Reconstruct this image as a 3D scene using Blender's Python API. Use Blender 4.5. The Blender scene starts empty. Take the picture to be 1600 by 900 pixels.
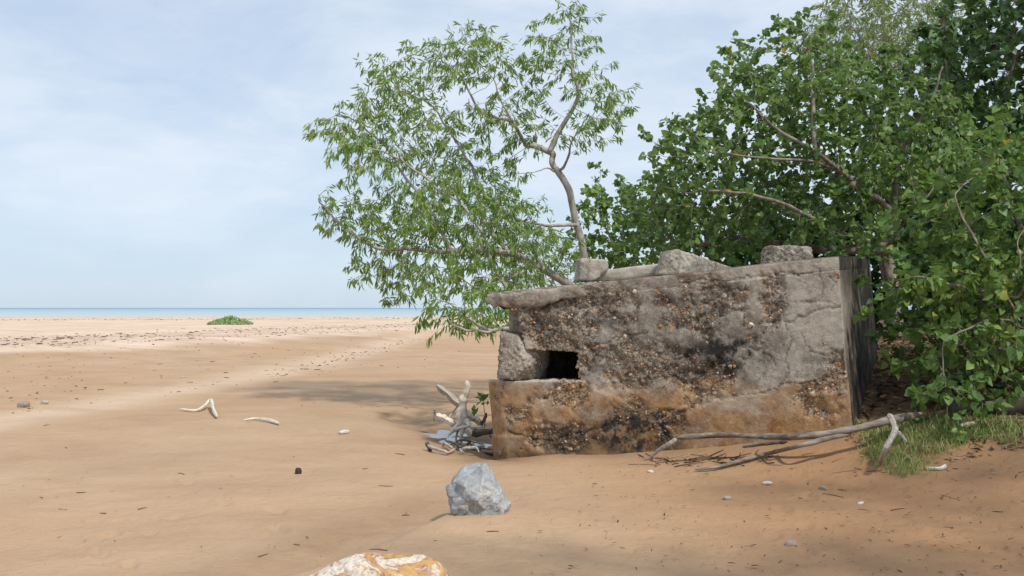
import bpy, math
import numpy as np
from mathutils import Vector

rng = np.random.default_rng(7)
S = bpy.context.scene
COL = S.collection

# ------------------------------------------------------------------ camera
EYE = np.array([0.0, 0.0, 1.6]); FPX = 1600.0; PITCH = math.atan(31/1600)
FW = np.array([0, math.cos(PITCH), math.sin(PITCH)]); UP = np.array([0, -math.sin(PITCH), math.cos(PITCH)])
RT = np.array([1.0, 0, 0])
def P(px, py, d):
    """a point d metres ahead of the eye, on the sight line through a photo pixel"""
    return EYE + d*(FW + (px-800)/FPX*RT + (450-py)/FPX*UP)
def proj(V):
    q = V-EYE; f = q@FW
    return 800+FPX*(q@RT)/f, 450-FPX*(q@UP)/f
cam = bpy.data.cameras.new("camera"); cam.lens = 36.0; cam.sensor_width = 36.0
cam.clip_start = 0.05; cam.clip_end = 60000
co = bpy.data.objects.new("camera", cam); COL.objects.link(co)
co.location = EYE; co.rotation_euler = (math.pi/2+PITCH, 0, 0); S.camera = co

# ------------------------------------------------------------------ noise
def _h(ix, iy, iz, s):
    n = (ix.astype(np.int64)*374761393 + iy.astype(np.int64)*668265263 + iz.astype(np.int64)*2147483647 + s*974711) & 0xffffffff
    n = ((n ^ (n >> 13))*1274126177) & 0xffffffff
    n = ((n ^ (n >> 16))*2246822519) & 0xffffffff
    return ((n ^ (n >> 15)) & 0xffffff)/float(0x1000000)
def vnoise(p, s=0):
    p = np.asarray(p, float); i = np.floor(p).astype(np.int64); f = p-i; f = f*f*f*(f*(f*6-15)+10)
    r = 0
    for dx in (0, 1):
        for dy in (0, 1):
            for dz in (0, 1):
                w = (f[:, 0] if dx else 1-f[:, 0])*(f[:, 1] if dy else 1-f[:, 1])*(f[:, 2] if dz else 1-f[:, 2])
                r = r + w*_h(i[:, 0]+dx, i[:, 1]+dy, i[:, 2]+dz, s)
    return r*2-1
def fbm(p, o=4, s=0, g=0.5):
    a, t, r = 1.0, 0, 0
    p = np.asarray(p, float)
    for k in range(o):
        r = r + a*vnoise(p*(2.03**k)+k*17.3, s+k); t += a; a *= g
    return r/t
def worley(p, s=0):
    p = np.asarray(p, float); i = np.floor(p).astype(np.int64); f1 = np.full(len(p), 9.0); idn = np.zeros(len(p))
    for dx in (-1, 0, 1):
        for dy in (-1, 0, 1):
            for dz in (-1, 0, 1):
                c = i+np.array([dx, dy, dz])
                q = c+np.stack([_h(c[:, 0], c[:, 1], c[:, 2], s+k) for k in (1, 2, 3)], 1)
                d = np.linalg.norm(q-p, axis=1); m = d < f1
                f1 = np.where(m, d, f1); idn = np.where(m, _h(c[:, 0], c[:, 1], c[:, 2], s+9), idn)
    return f1, idn
def sstep(a, b, x):
    t = np.clip((x-a)/(b-a), 0, 1); return t*t*(3-2*t)

# ------------------------------------------------------------------ mesh helpers
def mesh(name, V, F, attrs=None, smooth=True):
    """V (n,3); F a list of (m,k) index arrays"""
    me = bpy.data.meshes.new(name)
    V = np.asarray(V, np.float32)
    F = [np.asarray(f, np.int32) for f in F if len(f)]
    loops = np.concatenate([f.ravel() for f in F])
    tot = np.concatenate([np.full(len(f), f.shape[1], np.int32) for f in F])
    st = np.concatenate([[0], np.cumsum(tot)[:-1]]).astype(np.int32)
    me.vertices.add(len(V)); me.vertices.foreach_set("co", V.ravel())
    me.loops.add(len(loops)); me.loops.foreach_set("vertex_index", loops)
    me.polygons.add(len(tot)); me.polygons.foreach_set("loop_start", st); me.polygons.foreach_set("loop_total", tot)
    me.polygons.foreach_set("use_smooth", np.full(len(tot), smooth))
    me.update(calc_edges=True)
    for k, a in (attrs or {}).items():
        at = me.attributes.new(k, 'FLOAT', 'POINT'); at.data.foreach_set("value", np.asarray(a, np.float32))
    return me
def obj(name, me, mat, parent=None):
    o = bpy.data.objects.new(name, me); COL.objects.link(o)
    if mat: me.materials.append(mat)
    if parent:
        o.parent = parent; o.matrix_parent_inverse = parent.matrix_basis.inverted()
    return o
def tag(o, label=None, cat=None, group=None, kind=None):
    if label: o["label"] = label
    if cat: o["category"] = cat
    if group: o["group"] = group
    if kind: o["kind"] = kind
    return o
def empty(name, loc, label, cat, group=None):
    o = bpy.data.objects.new(name, None); COL.objects.link(o); o.location = [float(v) for v in loc]; o.empty_display_size = .1
    return tag(o, label, cat, group)
def grid_faces(nr, nc, wrap=False):
    r, c = np.meshgrid(np.arange(nr-1), np.arange(nc if wrap else nc-1), indexing='ij')
    c2 = (c+1) % nc
    return np.stack([r*nc+c, r*nc+c2, (r+1)*nc+c2, (r+1)*nc+c], -1).reshape(-1, 4)
def catmull(pts, n):
    pts = np.asarray(pts, float)
    if len(pts) == 2:
        t = np.linspace(0, 1, n)[:, None]; return pts[0]*(1-t)+pts[1]*t
    p = np.vstack([2*pts[0]-pts[1], pts, 2*pts[-1]-pts[-2]])
    m = len(pts)-1; out = []
    for t in np.linspace(0, m-1e-6, n):
        i = int(t); f = t-i; a, b, c, d = p[i], p[i+1], p[i+2], p[i+3]
        out.append(.5*((2*b)+(c-a)*f+(2*a-5*b+4*c-d)*f*f+(3*b-a-3*c+d)*f**3))
    return np.array(out)
class Geo:
    def __init__(s): s.V = []; s.F = {}; s.A = {}; s.n = 0
    def add(s, V, faces, **attrs):
        V = np.asarray(V, float)
        for f in faces:
            f = np.asarray(f)
            if len(f): s.F.setdefault(f.shape[1], []).append(f+s.n)
        s.V.append(V)
        for k, v in attrs.items(): s.A.setdefault(k, []).append(np.broadcast_to(v, (len(V),)))
        s.n += len(V)
    def mesh(s, name, smooth=True):
        return mesh(name, np.vstack(s.V), [np.vstack(f) for f in s.F.values()], {k: np.concatenate(v) for k, v in s.A.items()}, smooth)
def tube_vf(pts, rad, sides=8, rough=0.0, seed=0, flat=1.0):
    pts = np.asarray(pts, float); n = len(pts); rad = np.broadcast_to(rad, (n,))
    t = np.gradient(pts, axis=0); t /= np.linalg.norm(t, axis=1)[:, None]+1e-9
    u = np.cross(t[0], [0.3, 0.2, 1.0]); 
    if np.linalg.norm(u) < 1e-3: u = np.cross(t[0], [1, 0, 0])
    U = []
    for k in range(n):
        u = u-t[k]*(u@t[k]); u /= np.linalg.norm(u)+1e-9; U.append(u)
    U = np.array(U); W = np.cross(t, U)
    a = np.linspace(0, 2*np.pi, sides, endpoint=False)
    V = (pts[:, None]+rad[:, None, None]*(np.cos(a)[None, :, None]*U[:, None]+flat*np.sin(a)[None, :, None]*W[:, None])).reshape(-1, 3)
    if rough:
        nn = fbm(V/(rad.max()*2.2)+seed*3.1, 3, seed)
        ctr = np.repeat(pts, sides, 0); V = ctr+(V-ctr)*(1+rough*nn)[:, None]
    F = [grid_faces(n, sides, True)[:, ::-1]]
    V = np.vstack([V, pts[:1]-t[:1]*rad[0]*.25, pts[-1:]+t[-1:]*rad[-1]*.5])
    k = np.arange(sides)
    F.append(np.stack([np.full(sides, n*sides), k, (k+1) % sides], 1)[:, ::-1][:, ::-1])
    F.append(np.stack([np.full(sides, n*sides+1), (n-1)*sides+(k+1) % sides, (n-1)*sides+k], 1))
    return V, F
def stick(pts, r0, r1, sides=10, n=None, rough=.18, seed=0, flat=1.0, wig=.5):
    pts = np.asarray(pts, float); n = n or max(10, 8*len(pts))
    c = catmull(pts, n); L = np.linspace(0, 1, n)
    c = c+np.stack([vnoise(np.stack([L*7, L*0+seed, L*0+k], 1), seed) for k in range(3)], 1)*r0*wig
    r = r0*(1-L)+r1*L
    r = r*(1-.5*np.exp(-(np.minimum(L, 1-L)/.035)**2))*(1+.18*vnoise(np.stack([L*9, L*0+seed*2, L*0], 1), seed+5))
    return tube_vf(c, r, sides, rough, seed, flat)

# ------------------------------------------------------------------ terrain
def terrain(x, y):
    x = np.asarray(x, float); y = np.asarray(y, float); sh = np.broadcast(x, y).shape
    x = np.broadcast_to(x, sh).ravel(); y = np.broadcast_to(y, sh).ravel()
    lin = .194*(x-3.5)+.183*(y-10.6)+.38
    b = .10*np.logaddexp(0, lin/.10)
    b = b*np.clip((x-.2)/(2.4+np.maximum(y-11.5, 0)*.42), 0, 1)**2*(3-2*np.clip((x-.2)/(2.4+np.maximum(y-11.5, 0)*.42), 0, 1))
    b = 1.25-.15*np.logaddexp(0, (1.25-b)/.15); b = np.maximum(b, -.05)*(1-sstep(.0, .06, -b))
    xe = np.interp(y, [14, 22, 29, 37, 59, 85, 110], [-30, -22, -14.5, -9.2, -4.4, 1, 30])
    berm = .40*sstep(-5.0, 3.0, xe-x)*sstep(8, 20, y)
    xs = np.interp(y, [6, 14.3, 23.5, 40, 60], [-9, -7.1, -5.9, -5.2, -4.5])
    st = .07*sstep(-.6, 1.2, xs-x)*(1-sstep(45, 65, y))*sstep(5, 12, y)
    z = np.maximum(b, 0)+berm+st
    # scour hollow beside the bunker's rounded end, and the little rill in front of the grey rock
    ax, ay, bx, by = -1.5, 15.4, -.22, 11.95
    t = np.clip(((x-ax)*(bx-ax)+(y-ay)*(by-ay))/((bx-ax)**2+(by-ay)**2), 0, 1)
    dd = np.hypot(x-ax-t*(bx-ax), (y-ay-t*(by-ay))*.55)
    z = z-.11*np.exp(-(dd/.42)**2)-.04*np.exp(-(dd/1.0)**2)
    rx = np.interp(y, [5.2, 6.6, 8.0, 9.5], [-1.9, -1.08, -.52, .1])
    z = z+.045*sstep(-.04, .16, x-rx)*np.exp(-((x-rx)/1.3)**2)*sstep(5.2, 6.2, y)*(1-sstep(7.9, 9.3, y))
    z = z-.05*np.exp(-((x-rx+.18)/.25)**2)*sstep(5.2, 6.2, y)*(1-sstep(7.9, 9.3, y))
    q = np.stack([x, y, x*0], 1)
    z = z+.030*fbm(q*.55, 3, 3)+.012*fbm(q*np.array([2.2, 3.0, 1]), 3, 11)
    z = z-(y > 120)*1.8*sstep(150, 185, y)-.10*sstep(120, 150, y)
    z = z+.05*np.exp(-(dd/.6)**2)*fbm(q*3.5, 3, 15)
    z = z+.030*np.exp(-(np.hypot(x+.26, y-7.85)/.42)**2)
    return z.reshape(sh)
def G(px, py):
    d = np.exp(np.linspace(math.log(2.5), math.log(160), 900))
    p = EYE+d[:, None]*(FW+(px-800)/FPX*RT+(450-py)/FPX*UP)
    e = p[:, 2]-terrain(p[:, 0], p[:, 1])
    i = int(np.argmax(e < 0)) if (e < 0).any() else len(d)-1
    f = e[i-1]/(e[i-1]-e[i]+1e-9) if i else 0
    q = p[i-1]*(1-f)+p[i]*f
    q[2] = float(terrain(q[0], q[1])); return q
def on_ground(x, y, dz=0.0): return np.array([x, y, float(terrain(x, y))+dz])

# ------------------------------------------------------------------ materials
class NT:
    def __init__(s, name):
        s.m = bpy.data.materials.new(name); s.m.use_nodes = True; s.t = s.m.node_tree; s.t.nodes.clear()
        s.out = s.t.nodes.new('ShaderNodeOutputMaterial'); s._oc = None
    def n(s, ty, ins=None, **kw):
        d = s.t.nodes.new(ty)
        for k, v in kw.items(): setattr(d, k, v)
        for k, v in (ins or {}).items(): s.put(d.inputs[k], v)
        return d
    def put(s, sock, v):
        if isinstance(v, bpy.types.NodeSocket): s.t.links.new(v, sock)
        elif isinstance(v, (tuple, list)) and sock.type == 'RGBA': sock.default_value = (*v, 1) if len(v) == 3 else v
        else: sock.default_value = v
    def coord(s, scale=(1, 1, 1)):
        if not s._oc: s._oc = s.n('ShaderNodeTexCoord').outputs['Object']
        return s.n('ShaderNodeMapping', {'Vector': s._oc, 'Scale': scale}).outputs[0]
    def noise(s, sc, det=4, rough=.55, scale=(1, 1, 1), dist=0.0):
        return s.n('ShaderNodeTexNoise', {'Vector': s.coord(scale), 'Scale': sc, 'Detail': det, 'Roughness': rough, 'Distortion': dist}).outputs['Fac']
    def ramp(s, fac, stops, interp='LINEAR'):
        r = s.n('ShaderNodeValToRGB', {'Fac': fac}); cr = r.color_ramp; cr.interpolation = interp
        while len(cr.elements) < len(stops): cr.elements.new(.5)
        for e, (p, c) in zip(cr.elements, stops):
            e.position = p; e.color = (c, c, c, 1) if isinstance(c, (int, float)) else (*c, 1)
        return r.outputs['Color']
    def mix(s, f, a, b, mode='MIX'):
        m = s.n('ShaderNodeMix', data_type='RGBA', blend_type=mode)
        s.put(m.inputs[0], f); s.put(m.inputs[6], a); s.put(m.inputs[7], b); return m.outputs[2]
    def math(s, op, a, b=0.0, clamp=False):
        m = s.n('ShaderNodeMath', operation=op, use_clamp=clamp); s.put(m.inputs[0], a); s.put(m.inputs[1], b); return m.outputs[0]
    def attr(s, name): return s.n('ShaderNodeAttribute', attribute_name=name).outputs['Fac']
    def bump(s, h, st, dist=.01, prev=None):
        b = s.n('ShaderNodeBump', {'Height': h, 'Strength': st, 'Distance': dist})
        if prev: s.put(b.inputs['Normal'], prev)
        return b.outputs[0]
    def finish(s, color, rough=.8, normal=None, spec=.3, **kw):
        b = s.n('ShaderNodeBsdfPrincipled', {'Base Color': color, 'Roughness': rough, 'Specular IOR Level': spec})
        for k, v in kw.items(): s.put(b.inputs[k], v)
        if normal: s.put(b.inputs['Normal'], normal)
        s.t.links.new(b.outputs[0], s.out.inputs[0]); s.b = b; return s.m

def m_sand():
    t = NT("beach_sand")
    c = t.ramp(t.noise(.9, 5, .6), [(.3, (.412, .282, .175)), (.55, (.465, .322, .205)), (.75, (.505, .356, .232))])
    c = t.mix(t.ramp(t.noise(.16, 3), [(.4, 0.0), (.65, .55)]), c, (.44, .268, .148))
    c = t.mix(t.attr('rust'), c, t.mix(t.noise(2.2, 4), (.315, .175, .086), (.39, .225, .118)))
    c = t.mix(t.math('MULTIPLY', t.attr('stripe'), .85), c, (.58, .44, .315))
    pale = t.math('MULTIPLY', t.attr('pale'), t.ramp(t.noise(.35, 5, .7, (.35, 1, 1)), [(.25, .45), (.6, 1.0)]), True)
    c = t.mix(pale, c, t.mix(t.noise(1.2, 4), (.64, .475, .35), (.78, .63, .50)))
    c = t.mix(t.math('MULTIPLY', t.attr('wrack'), t.ramp(t.noise(3.5, 5, .7, (.25, 1, 1)), [(.45, 0.0), (.62, .8)])), c, (.20, .115, .085))
    c = t.mix(t.math('MULTIPLY', t.attr('wet'), t.ramp(t.noise(2.6, 4, .6, (1, .7, 1)), [(.25, .5), (.6, 1.0)])), c, (.215, .125, .062))
    c = t.mix(t.ramp(t.noise(.55, 6, .7, (.6, 1, 1), .6), [(.46, 0.0), (.66, .38)]), c, (.30, .19, .115))
    sp = t.n('ShaderNodeTexVoronoi', {'Vector': t.coord(), 'Scale': 48.0}).outputs
    c = t.mix(t.math('MULTIPLY', t.ramp(sp['Distance'], [(.0, 1.0), (.16, 0.0)]), t.ramp(t.noise(7, 2), [(.42, 0.0), (.62, .7)])), c, t.mix(t.noise(60, 1), (.10, .065, .04), (.66, .55, .45)))
    c = t.mix(t.ramp(t.noise(220, 2, .7), [(.3, .22), (.6, 0.0)]), c, (.22, .13, .07))
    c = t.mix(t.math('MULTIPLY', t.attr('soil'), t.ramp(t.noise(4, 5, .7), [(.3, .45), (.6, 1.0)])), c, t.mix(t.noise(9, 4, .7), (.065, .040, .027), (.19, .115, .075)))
    n = t.bump(t.noise(5.0, 5, .6, (.9, .8, 1), .8),   .8, .045)
    n = t.bump(t.noise(26, 5, .65, (.6, 1, 1)), .8, .014, n)
    n = t.bump(t.noise(190, 3, .7), .35, .003, n)
    r = t.mix(t.attr('wet'), (.9, .9, .9), (.55, .55, .55))
    return t.finish(c, r, n, .25)
def m_concrete():
    t = NT("weathered_concrete")
    c = t.ramp(t.noise(2.6, 6, .62), [(.30, (.22, .195, .162)), (.5, (.37, .33, .278)), (.72, (.50, .455, .395))])
    c = t.mix(t.ramp(t.noise(5.0, 7, .68, (1, 1, .8), .5), [(.38, .8), (.56, 0.0)]), c, (.13, .115, .098))
    c = t.mix(t.ramp(t.noise(26, 4, .7), [(.40, .5), (.54, 0.0)]), c, (.13, .112, .09))
    c = t.mix(t.ramp(t.noise(60, 4, .8), [(.36, .55), (.5, 0.0)]), c, t.mix(.7, c, (.03, .025, .02)))
    lv = t.n('ShaderNodeTexVoronoi', {'Vector': t.coord(), 'Scale': 30.0}).outputs['Distance']
    c = t.mix(t.math('MULTIPLY', t.ramp(lv, [(.10, .8), (.22, 0.0)]), t.ramp(t.noise(5, 4, .7), [(.48, 0.0), (.6, 1.0)])), c, (.56, .52, .45))
    pl = t.math('MULTIPLY', t.ramp(t.noise(3.6, 9, .72), [(.505, 0.0), (.53, .75)]), t.math('SUBTRACT', 1.0, t.attr('rough'), True))
    c = t.mix(pl, c, t.mix(t.noise(22, 5, .75), (.33, .295, .245), (.55, .50, .43)))
    dk = t.ramp(t.noise(6.5, 9, .75), [(.36, .8), (.40, 0.0)])
    c = t.mix(dk, c, (.07, .06, .05))
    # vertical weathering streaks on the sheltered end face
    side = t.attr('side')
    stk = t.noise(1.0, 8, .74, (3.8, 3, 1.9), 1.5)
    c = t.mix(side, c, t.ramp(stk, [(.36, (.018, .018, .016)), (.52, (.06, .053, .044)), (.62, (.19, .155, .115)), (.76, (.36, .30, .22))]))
    # rusty stained lower lift
    og = t.math('MULTIPLY', t.attr('orange'), t.ramp(t.noise(3.4, 9, .75), [(.34, .30), (.52, 1.0)]))
    c = t.mix(og, c, t.ramp(t.noise(6.5, 9, .76), [(.30, (.11, .048, .018)), (.42, (.27, .135, .052)), (.56, (.37, .22, .105)), (.72, (.47, .35, .215))]))
    # exposed aggregate
    rough = t.attr('rough')
    pieces = None
    for sc, lo in ((17.0, .55), (34.0, .48), (66.0, .45)):
        v = t.n('ShaderNodeTexVoronoi', {'Vector': t.coord(), 'Scale': sc, 'Randomness': 1.0})
        sepc = t.n('ShaderNodeSeparateColor', {'Color': v.outputs['Color']})
        pal = t.ramp(sepc.outputs[0], [(0, (.07, .048, .03)), (.12, (.15, .105, .068)), (.34, (.27, .215, .155)), (.56, (.38, .20, .075)), (.64, (.34, .29, .225)), (.78, (.50, .45, .38)), (.90, (.36, .16, .05)), (.94, (.60, .54, .46))], 'CONSTANT')
        edge = t.ramp(v.outputs['Distance'], [(.30, 1.0), (.62, .0)])
        m = t.math('MULTIPLY', t.math('MULTIPLY', rough, edge), t.ramp(sepc.outputs[1], [(lo, 0.0), (lo+.04, .92)]))
        c = t.mix(m, c, pal)
        pieces = m if pieces is None else t.math('MAXIMUM', pieces, m)
    pit = t.math('MULTIPLY', rough, t.ramp(t.noise(15, 5, .7), [(.38, .85), (.47, 0.0)]))
    c = t.mix(pit, c, (.055, .040, .028))
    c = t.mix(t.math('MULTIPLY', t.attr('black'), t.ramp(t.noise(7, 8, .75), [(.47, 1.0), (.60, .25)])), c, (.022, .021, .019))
    c = t.mix(t.math('MULTIPLY', t.attr('crack'), t.ramp(t.noise(12, 4, .7), [(.3, .35), (.5, 1.0)])), c, (.025, .021, .017))
    c = t.mix(t.attr('pale'), c, t.mix(t.noise(14, 5, .7), (.36, .315, .26), (.60, .545, .465)))
    n = t.bump(t.noise(9, 9, .74), .8, .025)
    n = t.bump(t.math('SUBTRACT', pieces, t.math('MULTIPLY', pit, .8)), .7, .012, n)
    n = t.bump(t.noise(90, 4, .7), .5, .004, n)
    return t.finish(c, t.ramp(t.noise(8, 3), [(.3, .75), (.7, .95)]), n, .25)
def m_bark(name, dark, mid, light, sc=18.0, an=(1, 1, .35)):
    t = NT(name)
    c = t.ramp(t.noise(sc, 5, .65, an), [(.3, dark), (.5, mid), (.7, light)])
    c = t.mix(t.ramp(t.noise(3, 4), [(.45, 0.0), (.7, .6)]), c, light)
    n = t.bump(t.noise(sc*3, 4, .7, an), .7, .008)
    return t.finish(c, .85, n, .2)
def m_driftwood(name, dark, mid, light):
    t = NT(name)
    g = t.noise(5, 5, .7, (4.5, 4.5, 4.5), 1.2)
    c = t.ramp(g, [(.28, dark), (.45, mid), (.68, light)])
    c = t.mix(t.ramp(t.noise(60, 3, .7), [(.36, .6), (.46, 0.0)]), c, dark)
    c = t.mix(t.ramp(t.noise(9, 6, .75), [(.36, .4), (.48, 0.0)]), c, t.mix(.5, dark, mid))
    n = t.bump(t.noise(40, 5, .7), .6, .006)
    return t.finish(c, .85, n, .15)
def m_leaf(name, stops, rough=.42, trans=.28, spec=.45):
    t = NT(name)
    c = t.ramp(t.attr('rnd'), stops)
    c = t.mix(t.ramp(t.noise(30, 2), [(.35, .25), (.6, 0.0)]), c, stops[0][1])
    b = t.n('ShaderNodeBsdfPrincipled', {'Base Color': c, 'Roughness': rough, 'Specular IOR Level': spec})
    tr = t.n('ShaderNodeBsdfTranslucent', {'Color': t.mix(.45, c, (.22, .34, .05))})
    mx = t.n('ShaderNodeMixShader', {'Fac': trans, 1: b.outputs[0], 2: tr.outputs[0]})
    t.t.links.new(mx.outputs[0], t.out.inputs[0]); return t.m
def m_dry(name, stops, rough=.8):
    t = NT(name); c = t.ramp(t.attr('rnd'), stops)
    c = t.mix(t.noise(50, 3), c, t.mix(.5, c, (.02, .015, .01))); return t.finish(c, rough, None, .2)
def m_greyrock():
    t = NT("grey_veined_stone")
    c = t.ramp(t.noise(6, 6, .65), [(.3, (.19, .20, .205)), (.5, (.30, .312, .32)), (.7, (.43, .437, .44))])
    for sc, w, k in ((5.0, .018, .75), (11.0, .022, .5)):
        dv = t.n('ShaderNodeVectorMath', {0: t.coord(), 1: t.n('ShaderNodeVectorMath', {0: t.n('ShaderNodeTexNoise', {'Vector': t.coord(), 'Scale': 4.0, 'Detail': 4}).outputs['Color'], 'Scale': .35}, operation='SCALE').outputs[0]}, operation='ADD').outputs[0]
        v = t.n('ShaderNodeTexVoronoi', {'Vector': dv, 'Scale': sc}, feature='DISTANCE_TO_EDGE')
        c = t.mix(t.math('MULTIPLY', t.ramp(v.outputs['Distance'], [(w*.3, k), (w*2.5, 0.0)]), t.ramp(t.noise(5, 3), [(.38, .15), (.6, 1.0)])), c, (.55, .54, .51))
    c = t.mix(t.ramp(t.noise(3.5, 4), [(.55, 0.0), (.72, .5)]), c, (.30, .25, .19))
    n = t.bump(t.noise(14, 6, .68), .7, .02); n = t.bump(t.noise(80, 4, .7), .4, .004, n)
    return t.finish(c, .7, n, .35)
def m_palerock():
    t = NT("white_ochre_stone")
    a = t.noise(4.2, 5, .6, dist=.8)
    c = t.ramp(a, [(.36, (.74, .68, .60)), (.47, (.70, .60, .48)), (.505, (.40, .20, .14)), (.53, (.56, .32, .12)), (.62, (.60, .38, .15)), (.70, (.68, .54, .36))])
    c = t.mix(t.ramp(t.noise(9, 5, .7), [(.56, 0.0), (.62, .8)]), c, (.76, .70, .62))
    c = t.mix(t.ramp(t.noise(12, 5, .7, dist=1.0), [(.60, 0.0), (.66, .6)]), c, (.30, .16, .15))
    c = t.mix(t.ramp(t.noise(38, 5, .75), [(.40, .45), (.52, 0.0)]), c, (.34, .23, .15))
    c = t.mix(t.ramp(t.noise(3.2, 5, .7), [(.52, 0.0), (.75, .5)]), c, (.50, .40, .30))
    pit = t.ramp(t.noise(24, 5, .75), [(.34, 0.0), (.44, 1.0)])
    n = t.bump(t.noise(9, 7, .7), .9, .03); n = t.bump(pit, .6, .012, n); n = t.bump(t.noise(120, 4, .7), .5, .004, n)
    return t.finish(c, .9, n, .15)
def m_sea():
    t = NT("sea_water")
    sx = t.n('ShaderNodeSeparateXYZ', {'Vector': t.coord()}).outputs[1]
    far = t.ramp(t.math('DIVIDE', sx, 4000.0), [(.03, (.50, .52, .51)), (.06, (.40, .47, .48)), (.16, (.31, .41, .45)), (.5, (.20, .33, .42)), (.9, (.11, .24, .36))])
    n = t.bump(t.noise(.6, 4, .6, (.4, 1, 1)), .35, .3)
    return t.finish(far, .45, n, .18)
def m_puddle():
    t = NT("puddle_water")
    n = t.bump(t.noise(9, 2), .05, .01)
    return t.finish(t.ramp(t.noise(4, 3), [(.4, (.07, .05, .03)), (.6, (.13, .095, .055))]), .10, n, .4)

MAT = dict(sand=m_sand(), concrete=m_concrete(), greyrock=m_greyrock(), palerock=m_palerock(), sea=m_sea(), puddle=m_puddle())
MAT['bark_pale'] = m_bark("pale_grey_bark", (.15, .13, .11), (.33, .295, .26), (.50, .46, .42))
MAT['bark_brown'] = m_bark("grey_brown_bark", (.085, .066, .052), (.20, .165, .135), (.36, .31, .265))
MAT['bark_fallen'] = m_bark("weathered_branch", (.07, .052, .040), (.165, .132, .105), (.36, .31, .265), 22.0, (.16, 1, 1))
MAT['bark_dark'] = m_bark("dark_bark", (.03, .024, .02), (.065, .052, .042), (.13, .105, .085))
MAT['drift_white'] = m_driftwood("bleached_driftwood", (.36, .29, .22), (.64, .56, .46), (.80, .74, .66))
MAT['drift_grey'] = m_driftwood("grey_driftwood", (.18, .155, .13), (.38, .34, .295), (.58, .53, .47))
MAT['drift_dark'] = m_driftwood("dark_rotten_wood", (.03, .024, .019), (.085, .066, .05), (.19, .155, .125))
MAT['leaf_wattle'] = m_leaf("wattle_leaf", [(0, (.095, .17, .045)), (.35, (.175, .295, .068)), (.75, (.275, .405, .10)), (.97, (.42, .46, .16)), (.99, (.55, .40, .06))], .5, .42)
MAT['leaf_hibiscus'] = m_leaf("heart_leaf", [(0, (.066, .130, .045)), (.4, (.130, .225, .068)), (.8, (.205, .315, .092)), (.965, (.28, .39, .11)), (.992, (.55, .36, .03))], .45, .38, .32)
MAT['leaf_bright'] = m_leaf("bright_heart_leaf", [(0, (.068, .138, .044)), (.4, (.132, .235, .064)), (.8, (.205, .32, .085)), (.95, (.26, .38, .09)), (.992, (.55, .38, .04))], .45, .36, .32)
MAT['leaf_light'] = m_leaf("light_green_leaf", [(0, (.08, .16, .055)), (.4, (.15, .26, .08)), (.8, (.22, .35, .11)), (.97, (.32, .42, .14)), (1, (.4, .42, .14))], .5, .42, .25)
MAT['leaf_fine'] = m_leaf("fine_leaf", [(0, (.17, .22, .09)), (.5, (.25, .31, .13)), (1, (.34, .40, .19))], .6, .35, .2)
MAT['leaf_dark'] = m_leaf("thicket_leaf", [(0, (.032, .075, .026)), (.5, (.058, .125, .040)), (.97, (.095, .18, .05)), (1, (.14, .23, .05))], .45, .22, .35)
MAT['grass'] = m_leaf("grass_blade", [(0, (.17, .26, .08)), (.45, (.28, .38, .12)), (.75, (.42, .43, .19)), (1, (.62, .53, .31))], .6, .3, .2)
MAT['dune'] = m_leaf("dune_plant_leaf", [(0, (.26, .36, .15)), (1, (.42, .52, .24))], .6, .2, .2)
MAT['litter'] = m_dry("dry_leaves", [(0, (.045, .026, .018)), (.35, (.12, .062, .036)), (.65, (.22, .125, .075)), (.9, (.33, .235, .165)), (1, (.44, .36, .28))])
MAT['wrack'] = m_dry("wrack_bits", [(0, (.12, .08, .06)), (.6, (.25, .16, .12)), (.85, (.40, .29, .22)), (1, (.70, .62, .54))])
MAT['shell'] = m_dry("bleached_shell", [(0, (.72, .68, .62)), (1, (.8, .76, .7))], .6)
MAT['husk'] = m_dry("dark_seed_husk", [(0, (.035, .022, .016)), (1, (.08, .05, .035))], .7)
MAT['beachstone'] = m_dry("beach_stone", [(0, (.36, .30, .24)), (1, (.52, .45, .38))])

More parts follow.
